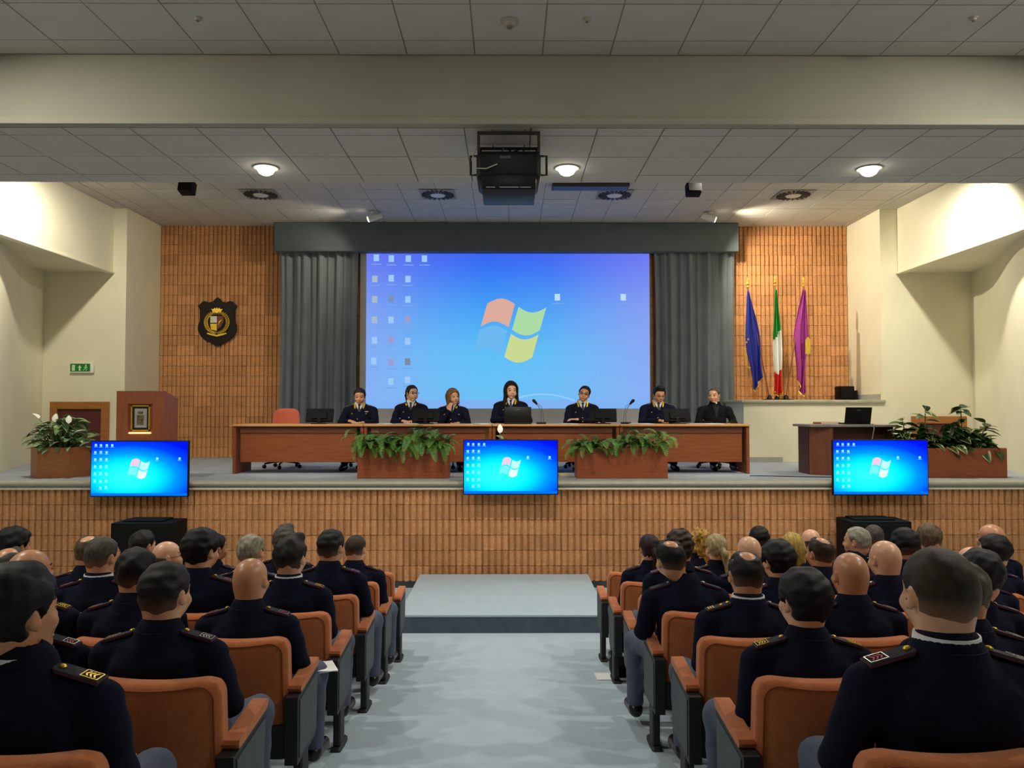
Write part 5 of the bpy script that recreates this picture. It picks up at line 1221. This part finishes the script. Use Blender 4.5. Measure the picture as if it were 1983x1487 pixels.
def ring_mesh(name, r0, r1, z0, z1, th, m, gap=0.0):
    mb = MB(); n = 28; V = []; Q = []
    for i in range(n + 1):
        a = PI / 2 + gap + (2 * PI - 2 * gap) * i / n; c, s_ = math.cos(a), math.sin(a)
        for r_, z in ((r0, z0), (r1, z1), (r1 - th, z1), (r0 - th, z0)): V.append((r_ * c, r_ * s_, z))
    for i in range(n):
        for j in range(4): Q.append((i * 4 + j, (i + 1) * 4 + j, (i + 1) * 4 + (j + 1) % 4, i * 4 + (j + 1) % 4))
    Q += [(0, 1, 2, 3), (n * 4 + 3, n * 4 + 2, n * 4 + 1, n * 4)]
    return mb.add(V, Q).mesh(name, m, True, .8)
COLLAR = ring_mesh('shirt_collar', .088, .083, -.02, .024, .006, M_SHIRT, .25); COLLARD = ring_mesh('jacket_collar', .114, .095, -.05, .016, .014, M_NAVY, .55)
def head_rot(yaw, pitch, tilt): return Matrix.Rotation(yaw, 3, 'Z') @ Matrix.Rotation(-pitch, 3, 'X') @ Matrix.Rotation(tilt, 3, 'Y')
def pose_head(V, Rm, shift=(0, 0, 0)):
    w_ = np.clip((V[:, 2] - 1.0) / .085, 0, 1); w_ = (w_ * w_ * (3 - 2 * w_))[:, None]
    # only the neck and head turn, hands raised to the face stay
    far = (np.abs(V[:, 0]) > .14) | (V[:, 1] > .135); w_ = np.where(far[:, None] & (V[:, 2:3] < 1.12), 0, w_)
    p = np.array(NP, dtype=np.float32); M = np.array(Rm, dtype=np.float32)
    return V + w_ * ((V - p) @ M.T + p + np.array(shift, dtype=np.float32) - V)
def head_matrix(Rm, shift=(0, 0, 0)):
    M = Rm.to_4x4() @ Matrix.Diagonal((HS[0], HS[1], HS[2], 1)); M.translation = NP + Rm @ (HC - NP) + Vector(shift); return M
HAIRC = {}
def hair_for(kind, rgb, fem, seed):
    key = (kind, rgb, fem, seed % 3)
    if key not in HAIRC: HAIRC[key] = hair_mesh(kind, seed % 3, hairmat(rgb, {'crop': .85, 'short': .5, 'thin': .5, 'quiff': .45, 'fringe': .5}.get(kind, 0)), fem)
    return HAIRC[key]
def glasses(par, M, m=None):
    m = m or M_BLACK; g = MB()
    for s_ in (-1, 1):
        g.tube([(s_ * .034 + .024 * math.copysign(abs(math.cos(a)) ** .6, math.cos(a)), .101, .004 + .012 * math.copysign(abs(math.sin(a)) ** .6, math.sin(a))) for a in [2 * PI * i / 16 for i in range(17)]], .0028, 5, cap=False)
        g.tube([(s_ * .055, .102, .008), (s_ * .079, .06, .008), (s_ * .082, -.01, .006)], .0018, 5)
    g.tube([(-.013, .106, .006), (.013, .106, .006)], .0018, 5)
    o = g.build('glasses', m, par, smooth=True); o.matrix_local = M
    mm = mat('lens_clear', (120, 130, 140), .1)
    return o
def slot_mats(me, sk, brow):
    for m in (sk, M_EYE, M_LIP, brow): me.materials.append(m)
BODY = {}
def body_for(key, pose, fem):
    if key not in BODY: BODY[key] = make_body(pose, fem)
    return BODY[key]
def new_body_mesh(key, pose, fem, Rm, shift, sk, brow):
    V, Q, mi = body_for(key, pose, fem)
    me = raw_mesh('person', pose_head(V, Rm, shift), Q, True, mi); slot_mats(me, sk, brow); return me
KX = {0: (-.15, .15), -1: (-.13, .25), 1: (-.25, .13)}
LEGS = {k: to_mesh('trousers', make_trousers(v), M_TROUS) for k, v in KX.items()}; LEGS['panel'] = to_mesh('trousers', make_trousers(), M_TROUD)
SHOES = {k: [to_mesh('shoe', make_shoe(s_, abs(v[0 if s_ < 0 else 1])), M_SHOE) for s_ in (-1, 1)] for k, v in KX.items()}
# ------------------------------------------------------------------ audience: jacket variants
AUDV = []
for i in range(3):
    p = {k: [tuple(v) for v in vv] for k, vv in AUD.items()}
    if i == 1: p['elbow'] = [(-.255, .03, .69), (.235, -.02, .69)]; p['wrist'] = [(-.16, .24, .625), (.12, .22, .615)]
    if i == 2: p['elbow'] = [(-.235, -.02, .69), (.255, .03, .69)]; p['wrist'] = [(-.11, .22, .615), (.17, .24, .625)]
    AUDV.append(p)
JACK = {}
for fem in (False, True):
    for i in range(3):
        vq = make_jacket(AUDV[i], fem); JACK[(i, fem)] = (to_mesh('jacket', vq, M_NAVY), bvh_of(vq))
S1, S2, S3, S4 = (214, 160, 124), (200, 142, 104), (224, 172, 138), (178, 122, 88)
BK, DB, BR, GR, LG, RB, BL, SB = (15, 13, 13), (30, 25, 21), (66, 48, 35), (84, 78, 70), (176, 168, 150), (48, 18, 20), (206, 156, 72), (196, 174, 124)
# side, row, seat, head px, top py, hair kind, colour, skin, (yaw, pitch, tilt), epaulettes, collar?, glasses?, female?, label
A = [
 (-1, 6, 0, 36, 1086, 'thick', BK, S2, (-24, 4, 0), ('gold', 'gold'), 1, 0, 0, 'black-haired officer in profile at the lower left corner of the photo'),
 (-1, 5, 1, 62, 1098, 'short', DB, S2, (5, 0, 0), ('gold', 'red'), 0, 0, 0, 'officer mostly hidden behind the lower left profile, red shoulder mark'),
 (-1, 5, 0, 320, 1086, 'short', DB, S1, (-16, 0, 0), ('silver', 'silver'), 0, 0, 0, 'dark cropped-haired officer in the nearest full jacket left of the aisle'),
 (-1, 4, 2, 62, 1063, None, DB, S2, (-28, 6, 0), ('gold', 'gold'), 0, 0, 0, 'bald bearded officer with shiny head at the left edge'),
 (-1, 4, 1, 266, 1059, 'short', BK, S1, (0, 0, 0), ('silver', 'gold'), 0, 0, 0, 'dark-haired officer left of the nearest cropped-haired man, left block'),
 (-1, 4, 0, 486, 1080, None, DB, S2, (-12, 2, 0), ('red', 'red'), 0, 0, 0, 'bald officer with red shoulder marks beside the aisle, left block'),
 (-1, 3, 3, 18, 1062, 'thin', GR, S2, (-10, 0, 0), ('plain', 'plain'), 0, 0, 0, 'brown-grey head half hidden behind the bald man at the left edge'),
 (-1, 3, 2, 198, 1036, 'crop', GR, S1, (-22, 0, 0), ('red', 'silver'), 1, 0, 0, 'grizzled short-haired officer before the left bass speaker, white collar'),
 (-1, 3, 1, 388, 1020, 'thick', BK, S1, (-24, 0, 0), ('plain', 'red'), 0, 0, 0, 'tall officer with thick black hair in the middle of the left block'),
 (-1, 3, 0, 563, 1034, 'quiff', DB, S1, (-14, 2, 0), ('gold', 'gold'), 1, 0, 0, 'officer with gelled greying dark hair and white collar, left aisle side'),
 (-1, 2, 4, 27, 1018, 'thick', BK, S2, (-20, 0, 0), ('plain', 'plain'), 0, 0, 0, 'curly black-haired head highest at the left edge'),
 (-1, 2, 3, 174, 1034, 'thin', (96, 82, 54), S1, (-6, 0, 0), ('silver', 'plain'), 0, 0, 0, 'light brown head peeking behind the grizzled officer on the left'),
 (-1, 2, 2, 325, 1048, 'fringe', GR, S3, (-58, 6, 0), ('plain', 'plain'), 0, 1, 0, 'balding man with glasses turned to the right, left block'),
 (-1, 2, 1, 486, 1034, 'short', (172, 164, 140), S1, (-14, 0, 0), ('silver', 'silver'), 0, 0, 0, 'white-haired officer in the left block'),
 (-1, 2, 0, 640, 1024, 'short', DB, S2, (-24, 0, 0), ('plain', 'red'), 0, 0, 0, 'greying dark-haired officer, third row left aisle seat'),
 (-1, 1, 3, 276, 1026, 'short', DB, S1, (-26, 0, 0), ('plain', 'plain'), 0, 0, 0, 'brown-haired head in front of the left bass speaker'),
 (-1, 1, 2, 414, 1032, 'short', BK, S4, (-40, 0, 0), ('silver', 'silver'), 0, 0, 0, 'dark-skinned man looking right beside the thick black hair'),
 (-1, 1, 1, 552, 1016, 'quiff', GR, S1, (0, 4, 0), ('gold', 'plain'), 0, 0, 0, 'grey upright-haired head behind the gelled-haired officer'),
 (-1, 1, 0, 688, 1034, 'crop', BR, S1, (-16, 0, 0), ('plain', 'gold'), 0, 0, 0, 'brown crop-haired officer foremost beside the aisle, left block'),
 (1, 0, 1, 1356, 1028, 'curly', BL, S3, (10, 0, 0), ('plain', 'plain'), 0, 0, 1, 'woman with golden curly hair near the front, right block'),
 (1, 0, 2, 1470, 1018, 'short', BK, S2, (0, 0, 0), ('plain', 'plain'), 0, 0, 0, 'black-haired head in the front row right of the aisle'),
 (1, 0, 3, 1570, 1024, 'fringe', BR, S3, (10, 0, 0), ('plain', 'plain'), 0, 0, 0, 'balding fair head behind the brown balding man, right block'),
 (1, 0, 4, 1690, 1014, 'crop', GR, S2, (-14, 0, 0), ('plain', 'plain'), 0, 0, 0, 'dark grey head before the right bass speaker, beside the silver-haired man'),
 (1, 1, 0, 1258, 1037, 'ponytail', RB, S2, (10, 0, 0), ('plain', 'red'), 0, 0, 1, 'woman with dark reddish ponytail, right block aisle side'),
 (1, 1, 1, 1387, 1033, 'streak', SB, S3, (14, 0, 0), ('red', 'red'), 0, 0, 1, 'woman with streaked blonde ponytail, right block'),
 (1, 1, 2, 1533, 1030, 'bob', (206, 172, 84), S3, (-8, 0, 0), ('plain', 'plain'), 0, 0, 1, 'woman with bright blonde bob, right block'),
 (1, 1, 3, 1662, 1017, 'crop', LG, S1, (46, 0, 0), ('plain', 'plain'), 0, 0, 0, 'silver-haired man looking left before the right bass speaker'),
 (1, 1, 4, 1797, 1012, 'short', (112, 92, 70), S1, (-10, 0, 0), ('plain', 'plain'), 0, 0, 0, 'light brown head right of the right bass speaker'),
 (1, 1, 5, 1918, 1014, 'fringe', BK, S2, (30, 4, 0), ('silver', 'silver'), 0, 0, 0, 'bald shiny head at the far right, second row'),
 (1, 2, 0, 1316, 1022, 'spiky', BR, S2, (10, 0, 0), ('red', 'red'), 0, 0, 0, 'brown spiky-haired officer behind the man with sunglasses, right block'),
 (1, 2, 1, 1450, 1038, None, DB, S3, (8, 0, 0), ('plain', 'plain'), 0, 0, 0, 'pale bald head right of the streaked blonde ponytail'),
 (1, 2, 2, 1588, 1037, 'thin', (58, 42, 32), S2, (24, 2, 0), ('silver', 'plain'), 0, 0, 0, 'brown-haired balding man turned left, right block'),
 (1, 2, 3, 1752, 1021, 'short', BK, S2, (12, 0, 0), ('plain', 'plain'), 0, 0, 0, 'cropped black-haired head right of the right bass speaker'),
 (1, 2, 4, 1922, 1033, 'thick', BK, S1, (34, 0, 10), ('silver', 'silver'), 0, 0, 0, 'black-haired man looking left below the far right bald head'),
 (1, 3, 0, 1305, 1042, 'thin', BK, S2, (20, -4, -6), ('plain', 'plain'), 0, 2, 0, 'dark-haired officer with sunglasses pushed up, right aisle side'),
 (1, 3, 1, 1508, 1043, 'thick', BK, S1, (18, 0, 0), ('plain', 'plain'), 0, 0, 0, 'curly black-haired officer in the middle of the right block'),
 (1, 3, 2, 1714, 1046, None, DB, S3, (16, 0, 0), ('plain', 'silver'), 0, 0, 0, 'pale bald officer left of the nearest brown-haired man'),
 (1, 3, 3, 1880, 1058, 'fringe', DB, S3, (0, 0, 0), ('silver', 'plain'), 0, 0, 0, 'bald crown barely showing behind the wavy black hair at the right'),
 (1, 4, 0, 1444, 1063, 'thin', DB, S2, (2, -2, 0), ('stripes', 'plain'), 1, 0, 0, 'officer with bald crown and gold-striped shoulder mark, right aisle side'),
 (1, 4, 1, 1645, 1069, None, DB, S2, (6, 2, 0), ('plain', 'silver'), 0, 0, 0, 'shiny tanned bald officer in the middle of the right block'),
 (1, 4, 2, 1897, 1061, 'thick', BK, S1, (-8, 0, 0), ('gold', 'silver'), 0, 0, 0, 'wavy black-haired officer right of the nearest man'),
 (1, 5, 0, 1555, 1104, 'thick', BK, S1, (18, 4, 0), ('gold', 'gold'), 0, 0, 0, 'young black-haired officer with gold shoulder marks beside the right aisle'),
 (1, 5, 1, 1860, 1084, 'short', GR, S2, (-10, 2, 0), ('silver', 'silver'), 0, 0, 0, 'greying officer hidden behind the nearest brown-haired man'),
 (1, 6, 0, 1815, 1053, 'crop', (58, 47, 34), S1, (6, 0, 0), ('red', 'silver'), 1, 0, 0, 'nearest officer with short brown hair and red shoulder mark, lower right'),
]
occupied = {(a[0], a[1], a[2]) for a in A}
for side in (-1, 1):
    for row in range(7):
        n = NSEAT[side][row]
        for s in range(n): auditorium_chair(side, row, s, s == n - 1, (side, row, s) not in occupied)
for idx, (side, row, seat, hx, ty, hk, hc, sk, (yaw, pitch, tilt), ep, collar, gl, fem, lab) in enumerate(A):
    fem = bool(fem); i = idx % 3; y = ROWY[row] + .265; z = floor_z(ROWY[row] + .2); hy = y + HC.y
    top = at(hx, ty, hy + .0); htop = top.z - z
    hh = {'thick': .028, 'spiky': .026, 'quiff': .03, 'curly': .03, 'bob': .026, None: 0.0, 'fringe': .002}.get(hk, .014)
    sc = min(1.09, max(.92, htop / (1.278 + hh)))
    lim = seat_x(side, seat); x = max(lim - .16, min(lim + .16, top.x)); sh = max(-.09, min(.09, (top.x - x)))
    x = x if abs(top.x - lim) < .1 else lim + (top.x - lim) * .55; sh = max(-.11, min(.11, (top.x - x) / sc))
    Rm = head_rot(R(yaw), R(-pitch), R(tilt)); skm = skin(sk)
    brow = hairmat(hc); ak = side if seat == 0 and row < 6 else 0; key = ('aud', i, fem, ak)
    me = new_body_mesh(key, dict(AUDV[i], kx=KX[ak]), fem, Rm, (sh, 0, 0), skm, brow)
    o = ob('person', me, None, (x, y, z), None, sc, lab, 'person', 'officers seated in the audience')
    jm, bv = JACK[(i, fem)]; jk = ob('jacket', jm, o); add_epaulettes(jk, bv, ep, .94 if fem else 1.0)
    ob('trousers', LEGS[ak], o)
    for s_ in SHOES[ak]: ob('shoe', s_, o)
    ob('jacket_collar', COLLARD, jk, (sh * .15, -.058, 1.012), scale=(.9, .85, 1) if fem else (1, .94, 1))
    hm = head_matrix(Rm, (sh, 0, 0))
    if hk: ob('hair', hair_for(hk, hc, fem, idx), o, M=hm)
    if lab.startswith('bald bearded'):
        f = Field(axis(-.09, .09, .007), axis(-.03, .13, .007), axis(-.14, .01, .007)); f.ell((0, .03, -.037), (.065, .07, .084), .02); X, Y, Z = f.grid()
        f.f = np.maximum(f.f, np.maximum(Z + .028 - .3 * np.abs(X), -Y - .0 + .0 * Z) + 0 * f.f); ob('beard', to_mesh('beard', f.nets(), hairmat(DB)), o, M=hm)
    nx = sh * .25
    c = ob('shirt_collar', COLLAR, o, (nx, -.052, 1.035), scale=(1, .94, 1)) if collar else None
    if gl == 1: glasses(o, hm)
    if gl == 2: glasses(o, hm @ T(0, -.004, .028) @ RX(1.0))
# ------------------------------------------------------------------ panel on stage
def P_(e0, e1, w0, w1, h0, h1, u0=(0, .1, 1), u1=(0, .1, 1)):
    return {'elbow': [e0, e1], 'wrist': [w0, w1], 'hand': [h0, h1], 'up': [u0, u1]}
# index 0 = own left (local -x, image right), 1 = own right (local +x, image left)
PAN = [
 dict(px=697, top=749, fem=0, hair='short', hc=(44, 36, 30), sk=S1, rot=(4, -13, 0), gl=0, pose=P_((-.27, .10, .73), (.27, .10, .73), (-.12, .30, .735), (.10, .29, .76), (.6, .7, -.05), (-.7, .6, -.15)), col='gold', lab='male officer with short dark hair looking down, leftmost at the table'),
 dict(px=796, top=744, fem=1, hair='ponytail', hc=(58, 42, 34), sk=S3, rot=(38, 2, 0), gl=1, pose=P_((-.25, .08, .72), (.25, .08, .72), (-.10, .29, .735), (.08, .29, .735), (.5, .8, -.05), (-.5, .8, -.05)), col='small', lab='woman officer with glasses and tied dark hair turned to the right'),
 dict(px=876, top=751, fem=1, hair='bob', hc=(150, 112, 76), sk=S1, rot=(34, -2, 4), gl=0, pose=P_((-.26, .08, .72), (.17, .16, .74), (-.12, .28, .735), (.035, .15, .93), (.5, .8, -.05), (-.10, -.1, 1.0), (0, .1, 1), (.35, .9, 0)), col='small', lab='woman officer with brown bob holding a hand to her mouth'),
 dict(px=989, top=738, fem=1, hair='long', hc=(30, 22, 20), sk=S3, rot=(12, 0, 0), gl=0, pose=P_((-.27, .08, .72), (.25, .06, .72), (-.24, .30, .745), (.06, .28, .735), (.1, 1, .25), (-.5, .8, -.05)), col='gold', lab='smiling woman officer with long black hair at the laptop'),
 dict(px=1128, top=745, fem=1, hair='short', hc=(40, 26, 24), sk=S1, rot=(-10, 4, -14), gl=1, pose=P_((-.25, .04, .72), (.25, .04, .72), (.10, .21, .76), (-.10, .235, .74), (.9, .1, .05), (-.9, .1, -.05)), col='gold', lab='woman officer with short dark hair and crossed arms, head tilted'),
 dict(px=1274, top=745, fem=0, hair='quiff', hc=(20, 17, 16), sk=S1, rot=(10, -15, 0), gl=1, pose=P_((-.25, .08, .72), (.27, .08, .72), (-.06, .30, .75), (.04, .30, .745), (.3, .9, -.1), (-.6, .7, -.05)), col='gold', lab='dark-haired man officer with glasses looking down and typing'),
 dict(px=1385, top=748, fem=0, hair='crop', hc=(92, 82, 72), sk=S1, rot=(-34, -4, 0), gl=0, pose=P_((-.28, .02, .72), (.28, .02, .72), (-.14, .25, .70), (.14, .25, .70), (.5, .8, -.05), (-.5, .8, -.05)), col='priest', lab='priest in black with white collar tab at the right end of the table'),
]
for i, d in enumerate(PAN):
    fem = bool(d['fem']); g = .93 if fem else 1.0; y = 12.46; hy = y - HC.y
    q = at(d['px'], d['top'], hy); sc = min(1.08, max(.98, (q.z - STAGE_Z) / 1.30)); x = q.x
    Rm = head_rot(R(d['rot'][0]), R(-d['rot'][1]), R(d['rot'][2])); skm = skin(d['sk'])
    V, Q, mi = make_body(d['pose'], fem)
    me = raw_mesh('person', pose_head(V, Rm), Q, True, mi); slot_mats(me, skm, hairmat(d['hc']))
    o = ob('person', me, None, (x, y, STAGE_Z), (0, 0, PI), sc, d['lab'], 'person', 'people seated at the conference table')
    priest = d['col'] == 'priest'; cloth = M_CLERIC if priest else M_NAVY
    vq = make_jacket(d['pose'], fem, .80 if priest else .885); jk = ob('jacket', to_mesh('jacket', vq, cloth), o); bv = bvh_of(vq)
    hm = head_matrix(Rm)
    ob('hair', hair_mesh(d['hair'], i, hairmat(d['hc'], .4 if not fem else 0), fem), o, M=hm)
    ob('trousers', LEGS['panel'], o)
    for s_ in SHOES[0]: ob('shoe', s_, o)
    if d['gl']: glasses(o, hm, mat('glasses_frame', (60, 26, 26), .3))
    def front(xx, zz):
        h = bv.ray_cast(Vector((xx, .6, zz)), Vector((0, -1, 0))); return h[0].y if h[0] else .06
    if priest:
        ob('shirt', to_mesh('shirt', make_shirt(d['pose'], g), mat('clerical_shirt', (17, 19, 26), .8, var=.05)), o)
        MB().rbox((-.016, .030, 1.02), (.016, .042, 1.055), .003, 1).build('collar_tab', M_SHIRT, o)
        ob('clerical_collar', ring_mesh('clerical_collar', .088, .083, -.02, .022, .006, M_CLERIC), o, (0, -.05, 1.035))
        MB().rbox((-.105, front(-.1, .86) - .002, .85), (-.095, front(-.1, .86) + .004, .858), .002, 1).build('pin', M_SILV, jk)
        sl = bv.ray_cast(Vector((-.6, .0, .83)), Vector((1, 0, 0)))
        continue
    st = make_shirt(d['pose'], g); ob('shirt', to_mesh('shirt', st, M_SHIRT), o); sbv = bvh_of(st)
    ob('shirt_collar', COLLAR, o, (0, -.05, 1.035), scale=(.86, .86, 1) if fem else (1, .94, 1))
    def sfront(zz):
        h = sbv.ray_cast(Vector((0, .6, zz)), Vector((0, -1, 0))); return h[0].y if h[0] else .03
    V = []; Q = []
    zs_ = [1.02, 1.0, .985, .96, .94, .92, .90]; ws = [.014, .018, .012, .016, .02, .024, .026]
    for z_, w_ in zip(zs_, ws):
        yy = max(sfront(z_), .0) + .004
        V += [(-w_, yy, z_), (w_, yy, z_), (w_, yy + .006, z_), (-w_, yy + .006, z_)]
    for k in range(len(zs_) - 1):
        for j in range(4): Q.append((k*4+j, k*4+(j+1)%4, k*4+4+(j+1)%4, k*4+4+j))
    MB().add(V, Q + [(0, 1, 2, 3), (27, 26, 25, 24)]).build('tie', M_TIE, o)
    add_epaulettes(jk, bv, ('silver', 'silver'), .94 if fem else 1)
    # lapel patches and buttons
    for s_ in (-1, 1):
        za, zb_ = (1.03, .95) if d['col'] == 'gold' else (1.0, .965); pts = []
        for t_ in (0, .5, 1):
            z_ = za + (zb_ - za) * t_; xx = s_ * (.078 - .014 * t_) * (1 if d['col'] == 'gold' else .95); pts.append((xx, front(xx, z_) + .003, z_))
        MB().tube(pts, [.014, .016, .012], 8).build('collar_patch', M_YGOLD, jk, smooth=True)
        zc = .87; xx = s_ * .11; yy = front(xx, zc)
        MB().rbox((xx - .012, yy - .002, zc - .007), (xx + .012, yy + .006, zc + .007), .003, 1).build('pocket_button', M_YGOLD, jk)
    if i in (0, 3):
        yy = front(-.11, .90); MB().rbox((-.145, yy - .004, .895), (-.075, yy + .006, .91), .002, 1).build('medal_ribbon', mat('ribbon_bar', (196, 160, 190), .6, var=.5, vscale=60), jk)
    for zc in (.785, .73): yy = front(.02, zc); MB().lathe([(.009, 0), (.008, .004), (0, .006)], 10, T(.02, yy - .001, zc) @ RX(-PI/2)).build('button', M_YGOLD, jk, smooth=True)
# ------------------------------------------------------------------ small things among the seats
q = at(628, 1290, 4.9); t = thing('folded_brochure', 'white brochure on the knee beside the left aisle', 'brochure', (at(628, 1292, 4.35).x, 4.35, at(628, 1292, 4.35).z), .4)
MB().box((-.06, -.09, 0), (.06, .09, .004)).build('page', M_PAPER, t); MB().box((-.06, -.09, .004), (.06, .09, .007), RY(.12)).build('cover', M_PAPER, t)
q = at(1178, 1288, 6.4); t = thing('paper_sheet', 'white paper on the floor under the second row, right aisle side', 'paper', (.80, 6.55, floor_z(6.55) + .002))
MB().box((-.07, -.12, 0), (.12, .12, .006), RX(-.119)).build('sheet', M_PAPER, t)
t = thing('black_bag', 'small black bag on the floor beside the right aisle seats', 'bag', (.93, 6.62, floor_z(6.62)))
MB().rbox((-.07, -.10, 0), (.10, .12, .13), .035, 3).build('body', M_BLACKM, t, smooth=True); MB().tube([(-.05, 0, .11), (-.06, 0, .2), (.06, 0, .21), (.07, 0, .11)], .010, 8).build('strap', M_BLACKM, t, smooth=True)
